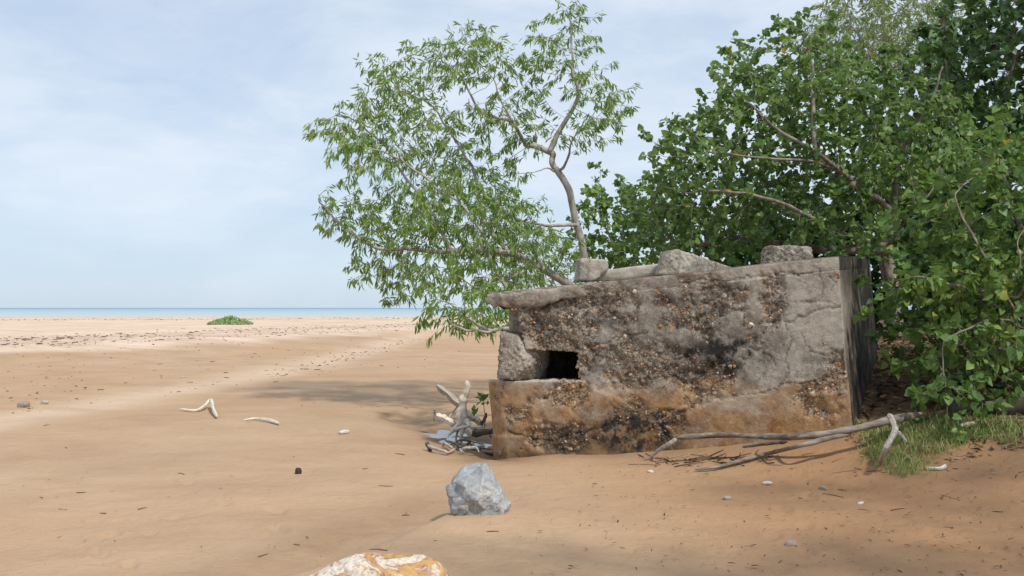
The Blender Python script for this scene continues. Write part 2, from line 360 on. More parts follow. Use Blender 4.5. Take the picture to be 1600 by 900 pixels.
# ------------------------------------------------------------------ ground, sea
def build_sand():
    ys = np.concatenate([np.linspace(-30, 1.8, 24), np.exp(np.linspace(math.log(2.0), math.log(200), 520))])
    t = np.concatenate([-np.exp(np.linspace(math.log(9), math.log(.80), 24)), np.linspace(-.76, .76, 620), np.exp(np.linspace(math.log(.80), math.log(9), 24))])
    w = np.maximum(ys, 3.0)
    X = w[:, None]*t[None]; Y = np.broadcast_to(ys[:, None], X.shape)
    Z = terrain(X, Y); x = X.ravel(); y = Y.ravel(); z = Z.ravel()
    q = np.stack([x, y, x*0], 1)
    near = 1-sstep(14, 32, y)
    z = z+near*(.006*fbm(q*np.array([5, 8, 1]), 3, 31)+.004*fbm(q*14, 2, 37))
    # trampled, pocked sand at the front left
    f1, idn = worley(q*np.array([1.5, 2.2, 1]), 5)
    z = z-.016*np.exp(-(f1/.25)**2)*(idn > .62)*near*sstep(-.2, -1.2, x)
    fr_ = np.random.default_rng(77)
    for (x0, y0, x1, y1, m) in ((-3.2, 5.4, -1.6, 12.5, 13), (-.6, 6.0, -3.6, 10.5, 10), (1.5, 5.6, 2.6, 9.4, 8), (-5.0, 8.5, -3.0, 17, 14), (-2.2, 5.2, -2.9, 8.0, 6)):
        az = math.atan2(y1-y0, x1-x0)
        for k in range(m):
            t0 = (k+.5)/m; sd_ = .11*(1 if k % 2 else -1); a_ = az+.25*fr_.normal()
            cx = x0+(x1-x0)*t0-sd_*math.sin(az)+.04*fr_.normal(); cy = y0+(y1-y0)*t0+sd_*math.cos(az)+.05*fr_.normal()
            mk = (np.abs(x-cx) < .4) & (np.abs(y-cy) < .4); u = (x[mk]-cx)*math.cos(a_)+(y[mk]-cy)*math.sin(a_); w_ = -(x[mk]-cx)*math.sin(a_)+(y[mk]-cy)*math.cos(a_)
            r2 = (u/.125)**2+(w_/.055)**2; dp = .010+.012*fr_.random()
            z[mk] = z[mk]-dp*np.exp(-r2**2)+.45*dp*np.exp(-((np.sqrt(r2)-1.5)/.35)**2)
    xe = np.interp(y, [14, 22, 29, 37, 59, 85, 110], [-30, -22, -14.5, -9.2, -4.4, 1, 60])
    e = xe-x+1.6*fbm(q*.25, 3, 41)
    pale = sstep(-.6, 1.2, e)*sstep(10, 22, y)
    xs = np.interp(y, [6, 14.3, 23.5, 40, 60], [-9, -7.1, -5.9, -5.2, -4.5])
    stripe = np.exp(-((x-xs+.25*fbm(q*.6, 2, 43))/(.55+.008*y))**2)*(1-sstep(50, 75, y))*sstep(7, 12, y)
    wr = np.zeros_like(x)
    for off, wd, k in ((7, 1.8, .8), (4.0, 2.5, .5)):
        wr = np.maximum(wr, k*np.exp(-((e-off)/wd)**2)*(y > 18))
    wr = np.maximum(wr, .8*np.exp(-((y-105-3*fbm(q*.05, 2, 47))/3)**2)); wr = np.maximum(wr, .9*np.exp(-((y-138-4*fbm(q*.03, 2, 48))/7)**2))
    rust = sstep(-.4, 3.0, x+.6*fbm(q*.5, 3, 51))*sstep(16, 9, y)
    ax, ay, bx, by = -1.3, 15.2, -.15, 11.6
    tt = np.clip(((x-ax)*(bx-ax)+(y-ay)*(by-ay))/((bx-ax)**2+(by-ay)**2), 0, 1)
    dd = np.hypot(x-ax-tt*(bx-ax), (y-ay-tt*(by-ay))*.6)
    wet = np.exp(-(dd/.55)**2)
    rx = np.interp(y, [5.2, 6.6, 8.0, 9.5], [-1.9, -1.08, -.52, .1])
    wet = np.maximum(wet, .55*np.exp(-((x-rx+.35)/.42)**2)*sstep(5.2, 6.2, y)*(1-sstep(8.0, 9.4, y)))
    # damp foot of the bunker
    fx, fy = 3.40, 10.3; gx, gy = -.1, 11.65
    tt = np.clip(((x-fx)*(gx-fx)+(y-fy)*(gy-fy))/((gx-fx)**2+(gy-fy)**2), 0, 1)
    wet = np.maximum(wet, .6*np.exp(-(np.hypot(x-fx-tt*(gx-fx), y-fy-tt*(gy-fy))/.28)**2))
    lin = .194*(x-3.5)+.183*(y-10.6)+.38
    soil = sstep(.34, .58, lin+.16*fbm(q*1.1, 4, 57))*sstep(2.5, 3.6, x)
    V = np.stack([x, y, z], 1)
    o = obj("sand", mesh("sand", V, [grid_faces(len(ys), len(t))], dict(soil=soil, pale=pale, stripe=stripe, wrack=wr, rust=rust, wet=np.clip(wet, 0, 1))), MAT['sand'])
    tag(o, kind="structure")
build_sand()
def build_sea():
    ys = np.concatenate([[110], np.exp(np.linspace(math.log(130), math.log(40000), 40))])
    t = np.linspace(-6, 6, 41)
    X = np.maximum(ys, 110)[:, None]*t[None]; Y = np.broadcast_to(ys[:, None], X.shape)
    V = np.stack([X.ravel(), Y.ravel(), np.full(X.size, -.40)], 1)
    tag(obj("sea", mesh("sea", V, [grid_faces(len(ys), 41)]), MAT['sea']), kind="structure")
build_sea()
def build_puddle():
    a = np.linspace(0, 2*np.pi, 72, endpoint=False)
    ax, ay, bx, by = -1.5, 15.4, -.22, 11.95
    c = np.array([(ax+bx)/2, (ay+by)/2]); d = np.array([bx-ax, by-ay]); L = np.linalg.norm(d)/2; d = d/np.linalg.norm(d); n = np.array([-d[1], d[0]])
    zl = min(float(terrain(*(c+u*d+k*n))) for k in (-1.3, 1.3) for u in (-1.3, -.6, 0, .6))-.085
    ring = [np.concatenate([c+(1+.16*math.sin(3*t+1)+.14*math.sin(7*t))*((L-.75)*math.cos(t)*d+.42*math.sin(t)*n)+.45*d, [zl]]) for t in a]
    V = np.vstack([ring, [[*c, zl]]]); k = np.arange(72)
    tag(obj("puddle", mesh("puddle", V, [np.stack([k, (k+1) % 72, np.full(72, 72)], 1)]), MAT['puddle']), kind="structure")
build_puddle()

# ------------------------------------------------------------------ rocks and broken concrete
_ico = {}
def ico(sub):
    if sub not in _ico:
        import bmesh
        bm = bmesh.new(); bmesh.ops.create_icosphere(bm, subdivisions=sub, radius=1)
        _ico[sub] = (np.array([v.co[:] for v in bm.verts]), np.array([[v.index for v in f.verts] for f in bm.faces])); bm.free()
    return _ico[sub]
def rock_vf(planes, sub=5, soft=14, amp=.03, freq=6, seed=1, pit=0.0):
    """planes: rows (nx,ny,nz,dist): a convex faceted stone, softened and roughened"""
    D, F = ico(sub); pl = np.asarray(planes, float); nn = pl[:, :3]/np.linalg.norm(pl[:, :3], axis=1)[:, None]
    k = np.maximum(D@nn.T, 1e-4)/pl[:, 3][None]
    r = 1/(np.sum(k**soft, axis=1)**(1/soft))
    V = D*r[:, None]; sc = float(np.mean(pl[:, 3]))
    nz = fbm(V*freq+seed*5.7, 5, seed)
    V = V+D*(amp*nz)[:, None]
    if pit:
        f1, idn = worley(V*freq*3.2+seed, seed+3); V = V+D*(pit*(np.clip(.55-f1, 0, 1)*1.6-.2))[:, None]
    return V, F
def rotz(V, a):
    c, s = math.cos(a), math.sin(a); return V@np.array([[c, s, 0], [-s, c, 0], [0, 0, 1]])
def rand_planes(n, rx, ry, rz, seed, jit=.16):
    r = np.random.default_rng(seed); out = [(1, 0, 0, rx), (-1, 0, 0, rx), (0, 1, 0, ry), (0, -1, 0, ry), (0, 0, 1, rz), (0, 0, -1, rz)]
    for _ in range(n):
        d = r.normal(size=3); d /= np.linalg.norm(d); out.append((*d, (abs(d[0])*rx+abs(d[1])*ry+abs(d[2])*rz)*(.72+jit*r.random())))
    return out
def rock(name, V, F, loc, mat, label, cat, group=None, attrs=None):
    o = obj(name, mesh(name, V, [F], attrs), mat); o.location = [float(v) for v in loc]
    return tag(o, label, cat, group)

# ------------------------------------------------------------------ the bunker
FR = np.array([3.40, 10.30]); FLc = np.array([-.45, 11.76]); BR = np.array([4.62, 12.85]); BL = np.array([.86, 14.2])
def ztop(x, y): return 2.125+.0988*(x-3.4)+.0027*(y-10.3)
def lean(V):
    k = sstep(0.5, 3.6, V[:, 0]); V = V.copy(); V[:, 0] -= k*.075*(V[:, 2]-.48); V[:, 0] += sstep(.6, -.1, V[:, 0])*np.maximum(.8-V[:, 2], 0)*.075; return V
def ring_path(grow=0.0, fine=.0135):
    e = (FLc-FR)/np.linalg.norm(FLc-FR); g = (BL-FLc)/np.linalg.norm(BL-FLc); Rr = .62
    pts = []; seg = []
    def line(a, b, sp, sid):
        n = max(2, int(np.linalg.norm(b-a)/sp)); 
        for t in np.arange(n)/n: pts.append(a+(b-a)*t); seg.append(sid)
    A = FLc-e*Rr; B = FLc+g*Rr
    line(FR, A, fine, 0)
    n = int(Rr*1.5/fine)
    for t in np.arange(n)/n: pts.append((1-t)**2*A+2*t*(1-t)*FLc+t*t*B); seg.append(1)
    line(B, BL, .05, 2); line(BL, BR, .04, 3); line(BR, FR, .02, 4)
    pts = np.array(pts); tg = np.roll(pts, -1, 0)-np.roll(pts, 1, 0); tg /= np.linalg.norm(tg, axis=1)[:, None]
    nrm = np.stack([-tg[:, 1], tg[:, 0]], 1)
    ctr = pts.mean(0)
    if np.mean(np.sum(nrm*(pts-ctr), 1)) < 0: nrm = -nrm
    return pts+nrm*grow, nrm, np.array(seg)
def seg_dist(px, py, line):
    d = np.full(px.shape, 1e9)
    for (ax, ay), (bx, by) in zip(line[:-1], line[1:]):
        t = np.clip(((px-ax)*(bx-ax)+(py-ay)*(by-ay))/((bx-ax)**2+(by-ay)**2+1e-9), 0, 1)
        d = np.minimum(d, np.hypot(px-ax-t*(bx-ax), py-ay-t*(by-ay)))
    return d
def blobs(px, py, L):
    r = np.zeros_like(px)
    for cx, cy, rx, ry, k in L: r = np.maximum(r, k*np.exp(-(((px-cx)/rx)**2+((py-cy)/ry)**2)**1.3))
    return r
CRACKS = [[(795, 678), (850, 688), (905, 680), (960, 664), (1000, 652), (1060, 640), (1115, 625), (1190, 610), (1262, 598), (1325, 578)],
          [(1195, 508), (1240, 500), (1268, 488), (1324, 477)], [(1190, 470), (1250, 472), (1305, 474)],
          [(1060, 442), (1130, 438), (1190, 430), (1270, 426)], [(1215, 608), (1236, 582), (1228, 560), (1240, 530), (1225, 505)],
          [(905, 540), (960, 530), (1010, 520)], [(1090, 585), (1130, 560), (1150, 540), (1190, 545), (1215, 570)],
          [(960, 600), (1020, 590), (1080, 596)], [(1280, 426), (1288, 450), (1282, 478)], [(1255, 520), (1262, 548), (1300, 552), (1322, 545)]]
def bunker_fields(V, seg):
    px, py = proj(V); q = V
    wob = fbm(q*3.0, 4, 61)
    fr = (seg <= 1).astype(float)
    rough = blobs(px, py, [(900, 520, 75, 55, 1), (850, 500, 70, 40, 1), (960, 480, 90, 38, 1), (1060, 480, 75, 50, .9), (1120, 470, 55, 45, 1), (1000, 560, 90, 55, .75),
                           (1205, 470, 26, 40, .95), (1180, 520, 36, 45, .8), (1290, 620, 50, 48, .9), (870, 620, 80, 24, .75), (880, 685, 70, 26, 1), (1060, 600, 60, 40, .7),
                           (1120, 590, 50, 30, .7), (980, 640, 60, 30, .6), (1295, 555, 40, 25, .5), (830, 640, 40, 30, .5), (1040, 650, 45, 28, .6)])
    rough = np.clip(rough*1.2+wob*1.0+.5*fbm(q*9, 3, 63)-.16, 0, 1); rough = np.clip(.10+sstep(.12, .95, rough), 0, 1)*fr
    line = np.interp(px, [775, 900, 1000, 1100, 1200, 1330], [592, 600, 604, 590, 598, 582])
    orange = sstep(-14, 22, py-line+26*wob)*fr
    orange = np.maximum(orange, .35*rough*sstep(-.1, .5, fbm(q*6, 3, 67)))
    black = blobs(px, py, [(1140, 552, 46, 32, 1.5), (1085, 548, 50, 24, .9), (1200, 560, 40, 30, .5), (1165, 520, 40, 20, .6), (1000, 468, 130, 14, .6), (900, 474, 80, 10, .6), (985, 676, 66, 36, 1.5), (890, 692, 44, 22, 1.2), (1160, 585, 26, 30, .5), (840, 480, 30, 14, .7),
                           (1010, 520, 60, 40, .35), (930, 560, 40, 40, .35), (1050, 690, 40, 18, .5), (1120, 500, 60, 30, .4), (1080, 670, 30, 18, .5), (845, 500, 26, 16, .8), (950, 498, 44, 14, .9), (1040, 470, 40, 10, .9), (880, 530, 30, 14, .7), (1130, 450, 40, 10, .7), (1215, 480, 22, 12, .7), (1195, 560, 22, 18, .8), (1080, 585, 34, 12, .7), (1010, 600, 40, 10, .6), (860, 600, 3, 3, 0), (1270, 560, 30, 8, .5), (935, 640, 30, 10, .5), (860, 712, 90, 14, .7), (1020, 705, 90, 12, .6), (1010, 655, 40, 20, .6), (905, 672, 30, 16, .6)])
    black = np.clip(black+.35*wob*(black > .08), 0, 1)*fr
    wx = px+9*fbm(q*7, 4, 71, .65); wy = py+11*fbm(q*7+9, 4, 72, .65)
    crack = np.zeros(len(V))
    for k, L in enumerate(CRACKS):
        crack = np.maximum(crack, np.exp(-(seg_dist(wx, wy, L)/(1.7 if k < 2 else 1.1))**2)*(1.0 if k < 2 else .85))
    crack *= fr
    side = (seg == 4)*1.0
    return px, py, rough, orange, black, crack, side, wob
def displace(V, N, seg):
    px, py, rough, orange, black, crack, side, wob = bunker_fields(V, seg)
    f1, i1 = worley(V*19, 81); f2, i2 = worley(V*38, 85)
    ero = fbm(V*2.6, 4, 91)
    d = .010*fbm(V*2.0, 4, 93)+.004*fbm(V*11, 3, 94)
    d = d+rough*(-.035+.040*ero+.030*fbm(V*8, 4, 96)+.030*(np.clip(.6-f1, 0, 1)*(i1 > .35))+.014*np.clip(.6-f2, 0, 1))
    d = d-.012*crack
    # each concrete lift sits a little proud of the one above
    line = np.interp(px, [775, 905, 960, 1000, 1115, 1190, 1325], [680, 682, 665, 652, 625, 610, 579])
    d = d+.016*sstep(-3, 3, py-line)*(seg <= 1)
    d = d+.022*sstep(-4, 5, py-np.interp(px, [775, 905, 1000, 1330], [594, 594, 640, 700]))*(seg <= 1)*sstep(1010, 940, px)
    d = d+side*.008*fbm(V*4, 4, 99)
    return d, dict(rough=rough, orange=orange, black=black, crack=crack, side=side, pale=np.clip(blobs(px, py, [(1270, 500, 62, 80, .75), (1150, 430, 110, 14, .6), (1215, 565, 60, 28, .6), (1170, 480, 40, 26, .5), (1010, 545, 60, 20, .45), (870, 475, 30, 10, .4), (840, 625, 40, 14, .4), (1180, 630, 90, 22, .45), (960, 610, 40, 12, .35)])*(.8+1.2*wob)*(1-.75*rough)*(1-np.clip(black, 0, 1)), 0, 1))
def build_bunker():
    root = empty("concrete_bunker", (2.0, 12.0, 0.0), "weathered old concrete bunker tilted in the sand, dark firing slit at its rounded end", "bunker")
    P2, N2, seg = ring_path(); nc = len(P2); zb = -.5; nr = 168
    v = np.linspace(0, 1, nr); zt = ztop(P2[:, 0], P2[:, 1])-.145
    Z = zb+(zt-zb)[None]*v[:, None]
    Vo = np.stack([np.broadcast_to(P2[:, 0], Z.shape).ravel(), np.broadcast_to(P2[:, 1], Z.shape).ravel(), Z.ravel()], 1)
    Nn = np.stack([np.broadcast_to(N2[:, 0], Z.shape).ravel(), np.broadcast_to(N2[:, 1], Z.shape).ravel(), np.zeros(Z.size)], 1)
    sg = np.broadcast_to(seg, Z.shape).ravel()
    Vi = Vo-Nn*.30
    V0 = lean(Vo); d, at = displace(V0, Nn, sg)
    px, py = proj(V0)
    jx = px+4*fbm(V0*7, 3, 101)+3*fbm(V0*25, 2, 102); jy = py+1.8*fbm(V0*7+5, 3, 103)+1.6*fbm(V0*25, 2, 104)
    cut_x = np.interp(jy, [440, 482, 500, 520, 545, 552], [794, 799, 806, 812, 822, 850])
    hole = (sg <= 1) & (jy < 594) & (jx < cut_x)
    hole |= (sg <= 1) & (jx > 800) & (jx < 903) & (jy > np.interp(jx, [820, 850, 870, 895], [548, 549, 549, 551])) & (jy < 593)
    hole |= (sg == 2) & (Vo[:, 2] > .80) & (Vo[:, 1] < 12.5)
    hole |= (sg == 3) & (np.abs(py-568.5+(px-875)*.16) < 2.6+1.2*fbm(V0*9, 2, 105)) & (px > 852) & (px < 1010)
    Vout = V0+Nn*d[:, None]
    # worn arris along the sill of the firing slit
    n = nr*nc; keep_v = (~hole).reshape(nr, nc)
    nxt = (np.arange(nc)+1) % nc
    keep = keep_v[:-1]&keep_v[1:]&keep_v[:-1][:, nxt]&keep_v[1:][:, nxt]
    r, c = np.nonzero(keep); c2 = nxt[c]
    Fo = np.stack([r*nc+c, r*nc+c2, (r+1)*nc+c2, (r+1)*nc+c], 1)
    Vin = lean(Vi); Vin = Vin+.02*np.stack([fbm(Vin*4, 3, 111+k) for k in range(3)], 1)
    Fi = Fo[:, ::-1]+n
    kp = np.pad(keep, ((1, 1), (0, 0)))
    B = []
    for (dr, dc, e0, e1) in ((-1, 0, (0, 0), (0, 1)), (1, 0, (1, 1), (1, 0)), (0, 1, (0, 1), (1, 1)), (0, -1, (1, 0), (0, 0))):
        nb = kp[1+dr:1+dr+keep.shape[0]] if dc == 0 else np.roll(keep, -dc, 1)
        rr, cc = np.nonzero(keep & ~nb)
        a = (rr+e0[0])*nc+(cc+e0[1]) % nc; b = (rr+e1[0])*nc+(cc+e1[1]) % nc
        B.append(np.stack([b, a, a+n, b+n], 1))
    B = np.vstack(B)
    # split long reveal faces in depth so they can be broken up
    VV = np.vstack([Vout, Vin]); extra = []; bf = []
    ids = {}; cnt = len(VV)
    ev = np.unique(B[:, :2]); mid = []
    steps = 5; base = cnt
    look = np.full(n, -1); look[ev] = np.arange(len(ev))
    for k in range(1, steps):
        f = k/steps; m = VV[ev]*(1-f)+VV[ev+n]*f; m = m+.016*np.stack([fbm(m*13, 3, 121+j) for j in range(3)], 1); mid.append(m)
    VV = np.vstack([VV]+mid)
    for k in range(steps):
        def idx(q, k): return q if k == 0 else (q+n if k == steps else base+(k-1)*len(ev)+look[q])
        bf.append(np.stack([idx(B[:, 0], k), idx(B[:, 1], k), idx(B[:, 1], k+1), idx(B[:, 0], k+1)], 1))
    A = {}
    for k, a in at.items():
        inner = np.zeros(n)
        mids = np.zeros((steps-1)*len(ev))
        if k == 'pale': mids[:] = .85*(np.tile(VV[ev][:, 2], steps-1) < .95)*(np.tile(VV[ev][:, 2], steps-1) > .3)
        if k == 'rough': mids[:] = .5*(np.tile(VV[ev][:, 2], steps-1) > .95)
        A[k] = np.concatenate([a, inner, mids])
    sillz = (np.abs(py-593) < 3.5) & (px < 905) & (sg <= 1)
    A['pale'][:n] = np.where(sillz, .6, A['pale'][:n])
    # flush unused vertices are dropped by Blender's validate; harmless otherwise
    obj("wall", mesh("wall", VV, [Fo, Fi]+bf, A), MAT['concrete'], root)

    # roof slab: rounded-left plate with a ragged lip
    Q, NQ, sg2 = ring_path(.0, .0135); m = len(Q)
    left = sstep(1.3, -.2, Q[:, 0])
    out = np.where(sg2 == 0, .001+.050*left, np.where(sg2 == 1, .055+.06*0, np.where(sg2 == 4, .006, .03)))
    rows = 15; Vs = []; f = np.linspace(0, 1, rows)
    for k in range(rows):
        rnd = (.004+.026*left)*(np.abs(f[k]*2-1)**5)
        p = Q+NQ*(out-rnd)[:, None]
        zz = ztop(Q[:, 0], Q[:, 1])
        thick = .150+.035*left
        Vs.append(np.stack([p[:, 0], p[:, 1], zz-thick*(1-f[k])+.004*(f[k] == 0)-.002], 1))
    V = lean(np.vstack(Vs)); NN = np.tile(np.stack([NQ[:, 0], NQ[:, 1], Q[:, 0]*0], 1), (rows, 1)); sgs = np.tile(sg2, rows)
    px, py, rough, orange, black, crack, side, wob = bunker_fields(V, sgs)
    lf = np.tile(left, rows)
    er = fbm(V*3.2, 4, 131)
    rr = np.clip(.55*lf+.25+er, 0, 1)*(sgs <= 1)
    dw, atw = displace(V, NN, sgs); keepw = sstep(.55, .12, lf)
    low = 1-np.repeat(f, m)
    V = V+NN*(keepw*dw+(1-keepw)*(.022*fbm(V*2.5, 4, 133)+rr*(.034*fbm(V*8, 4, 135)-.012)))[:, None]
    V[:, 2] += low*lf*np.clip(.07*fbm(V*3.0, 4, 139)+.045*fbm(V*9, 3, 140)-.01, -.05, .06)
    V[:, 2] += (.030*fbm(V*4, 4, 137)+.016*fbm(V*15, 3, 138)-.030*sstep(.62, .8, worley(V*4.5, 141)[1])*sstep(.6, .2, worley(V*4.5, 141)[0]))*np.repeat(np.sin(np.linspace(0, 1, rows)*math.pi*.5), m)*(.45+.55*lf)
    # chipped lower-left nose: the lip tapers to a broken wedge
    nose = sstep(-.05, -.26, V[:, 0])*(1-np.repeat(f, m)); V[:, 2] += .05*nose
    cen = np.array([[2.1, 12.2]]); V2 = np.vstack([V, [[2.1, 12.2, ztop(2.1, 12.2)-.155], [2.1, 12.2, ztop(2.1, 12.2)]]])
    k = np.arange(m)
    Fb = np.stack([k, (k+1) % m, np.full(m, rows*m)], 1); Ft = np.stack([(rows-1)*m+(k+1) % m, (rows-1)*m+k, np.full(m, rows*m+1)], 1)
    z2 = np.zeros(2)
    topz = np.repeat(f, m)
    obj("roof_slab", mesh("roof_slab", V2, [grid_faces(rows, m, True), Fb, Ft],
        dict(rough=np.concatenate([np.clip(atw['rough']*(1-.5*lf)+.5*lf*sstep(-.1, .15, er), 0, 1), z2]), orange=np.concatenate([.25*rough, z2]), black=np.concatenate([np.clip(black*.8+.35*lf*sstep(.0, .3, fbm(V*3.5, 4, 143))*low, 0, 1), z2]),
             crack=np.concatenate([crack, z2]), side=np.concatenate([side, z2]), pale=np.concatenate([np.clip(atw['pale']*(1-lf)+.22*lf*(sgs <= 1)+.55*sstep(.88, 1, topz), 0, 1)*(1-side), z2+.5]))), MAT['concrete'], root)
    # raised strip left along the back of the roof
    a = P(945, 430, 12.6); b = P(1040, 419, 12.4)
    V, F = rock_vf([(1, 0, 0, .46), (-1, 0, 0, .46), (0, 1, 0, .2), (0, -1, 0, .2), (0, 0, 1, .055), (0, 0, -1, .09)], 4, 24, .012, 6, 5)
    V = V@np.array([[1, 0, .10], [0, 1, 0], [0, 0, 1]]); V = rotz(V, -.34)
    o = obj("roof_curb", mesh("roof_curb", V, [F], dict(pale=np.full(len(V), .7))), MAT['concrete'], root)
    o.location = Vector((a+b)/2)+Vector((0, 0, .0)); o.matrix_parent_inverse = root.matrix_basis.inverted()
    # exposed pebbles standing out of the eroded face
    fo = np.where((at['rough'] > .35) & ~hole & (sg <= 1) & (V0[:, 2] > -.1))[0]
    pick = rng.choice(fo, 1500, replace=False)
    D, Fp = ico(1); g = Geo()
    for i in pick:
        s = .006+.016*rng.random()**2.2+(.016*rng.random() if rng.random() < .16 else 0)
        sc = s*np.array([1, .7+.5*rng.random(), .6+.5*rng.random()])
        R = np.linalg.qr(rng.normal(size=(3, 3)))[0]
        g.add((D*sc*(1+.25*rng.normal(size=(len(D), 1))*.5))@R+Vout[i]-Nn[i]*s*.35, [Fp], rnd=rng.random())
    t = NT("aggregate_pebbles")
    t.finish(t.ramp(t.attr('rnd'), [(0, (.07, .05, .035)), (.35, (.16, .12, .085)), (.55, (.27, .22, .17)), (.70, (.38, .17, .05)), (.82, (.40, .34, .27)), (.93, (.34, .14, .05)), (1, (.58, .52, .44))]), .7, t.bump(t.noise(120, 3), .5, .003), .3)
    tag(obj("aggregate", g.mesh("aggregate", False), t.m, root), kind="stuff")
    return root
build_bunker()

def concrete_rock(name, loc, planes, label, seed, rot=0, sub=6, amp=.02, pit=.014, shear=None, pale=0.2, rough=.75):
    V, F = rock_vf(planes, sub, 16, amp, 5.5, seed, pit)
    if shear is not None: V = V@shear
    V = rotz(V, rot)
    n = fbm(V*5+seed, 3, seed)
    return rock(name, V, F, loc, MAT['concrete'], label, "concrete chunk", "broken concrete pieces of the bunker",
                dict(rough=np.clip(rough+1.4*n, 0, 1), pale=np.clip(pale+0*n, 0, 1), black=np.clip(.2+n*.6, 0, .7)))
# the block on the sill
concrete_rock("concrete_block", P(813, 557, 11.72), [(-.99, -.12, .05, .235), (.96, -.2, -.2, .24), (.55, -.3, .80, .225), (-.1, -1, .0, .20), (0, 1, 0, .25), (.10, 0, 1, .262), (-.05, .0, -1, .262), (.55, -.75, .30, .215), (.5, -.55, -.65, .27)],
              "broken block of concrete lying on the sill at the left end of the firing slit", 3, -.25, 6, .016, .028, None, .30, .95)
concrete_rock("concrete_chunk", P(923, 421, 12.0), [(1, .1, 0, .175), (-1, 0, .1, .165), (0, 1, 0, .15), (.1, -1, 0, .16), (.05, 0, 1, .115), (0, 0, -1, .14), (.6, -.3, -.7, .16), (.7, 0, .7, .19)],
              "small squarish concrete chunk on the roof below the leaning tree trunk", 5, .1, 5, .012, .012, None, .25, .35)
concrete_rock("concrete_chunk", P(1062, 409, 11.9), [(-.95, -.1, .3, .22), (.33, 0, .94, .125), (0, -1, .1, .18), (0, 1, 0, .2), (0, 0, -1, .16), (-.25, 0, 1, .165), (1, 0, .2, .62), (-.6, -.3, .75, .19)],
              "largest wedge shaped concrete chunk on the roof, sloping down to its right", 9, -.15, 6, .016, .016, None, .2, .7)
concrete_rock("concrete_chunk", P(1228, 400, 11.6), [(1, 0, .1, .285), (-1, -.1, .1, .27), (0, -1, 0, .17), (0, 1, 0, .17), (.0, 0, 1, .115), (0, 0, -1, .16), (-.55, 0, .85, .22), (.4, -.4, .8, .20)],
              "low rounded concrete lump on the roof near the bunker's right end", 13, -.3, 6, .022, .02, None, .15, .75)

# grey boulder, white and ochre rock
b = G(748, 806)
V, F = rock_vf([(-.1, -.05, 1, .245), (.87, -.12, .49, .165), (-.81, -.1, .59, .225), (-.97, -.15, -.23, .205), (.12, -.88, .45, .165), (-.62, -.72, .22, .185), (.62, -.72, .18, .18), (-.25, -.92, -.2, .165), (.35, -.9, -.1, .178), (-.35, -.55, .78, .205), (0, .95, .3, .2), (.6, .7, .2, .2), (-.6, .7, .2, .2), (0, 0, -1, .22), (.97, -.1, -.25, .235)], 6, 60, .012, 8, 21)
f1, i1 = worley(V*9+3, 23); f2, i2 = worley(V*17+1, 27); V = V*(1+.16*(i1-.5)*sstep(.75, .45, f1)+.06*(i2-.5)+.06*fbm(V*5, 3, 29))[:, None]
rock("grey_rock", V*np.array([1.02, 1, .92]), F, b+np.array([-.01, .15, .115]), MAT['greyrock'], "blue grey angular rock with white veins, alone on the sand in front of the bunker", "rock")
b = on_ground(-.78, 5.72)
V, F = rock_vf([(-.42, -.1, .90, .235), (.12, -.15, 1, .205), (-.95, -.1, .1, .52), (.95, -.2, .25, .40), (.5, -.3, .85, .265), (0, -1, .2, .24), (0, 1, .2, .22), (-.2, -.75, .75, .22), (.35, -.75, .6, .25), (0, 0, -1, .2), (-.3, .6, .7, .22), (.8, -.2, .6, .37)], 6, 30, .030, 6, 33, .012)
rock("pale_rock", V*np.array([1.0, .9, .95]), F, b+np.array([-.03, 0, -.02]), MAT['palerock'], "white and ochre orange rock at the bottom edge of the photo", "rock")
for (px, py, s, sd, lb) in ((36, 636, .10, 41, "pale beach stone at the far left, the larger of a pair"), (69, 631, .065, 43, "small pale beach stone just right of the larger stone"), (1135, 781, .035, 45, "small flat grey stone on the sand right of the grey rock"), (1286, 765, .035, 46, "small grey pebble on the sand between two shadow streaks"), (1236, 853, .04, 47, "flat grey stone at the bottom right of the beach")):
    V, F = rock_vf(rand_planes(8, s*1.3, s, s*.6, sd), 4, 3, s*.25, 3/s*.5, sd)
    p = G(px, py); rock("beach_stone", rotz(V, sd), F, p+np.array([0, 0, s*.28]), MAT['beachstone'], lb, "stone", "loose beach stones", dict(rnd=np.full(len(V), (sd*.37) % 1)))
for (px, py, s, sd, lb, mt) in ((466, 740, .045, 51, "dark round seed husk on the open sand left of the grey rock", 'husk'), (758, 731, .035, 52, "dark brown seed husk standing behind the grey rock's top", 'husk'), (1016, 738, .03, 53, "white shell on the sand in front of the bunker", 'shell'), (538, 677, .06, 54, "white shell fragment on the beach left of the driftwood", 'shell'), (1199, 757, .04, 55, "long white shell right of the fallen branch tip", 'shell'), (1345, 788, .03, 56, "tiny white shell on the rust coloured sand below the grass", 'shell')):
    V, F = rock_vf(rand_planes(6, s*1.5 if mt == 'shell' else s*.9, s*.7, s*(.4 if mt == 'shell' else 1), sd), 3, 4, s*.2, 1.5/s, sd)
    p = G(px, py); rock("seed_husk" if mt == 'husk' else "shell", rotz(V, sd*1.7), F, p+np.array([0, 0, s*.3]), MAT[mt], lb, "seed husk" if mt == 'husk' else "shell", "dark seed husks" if mt == 'husk' else "white shells on the sand", dict(rnd=np.full(len(V), .5)))

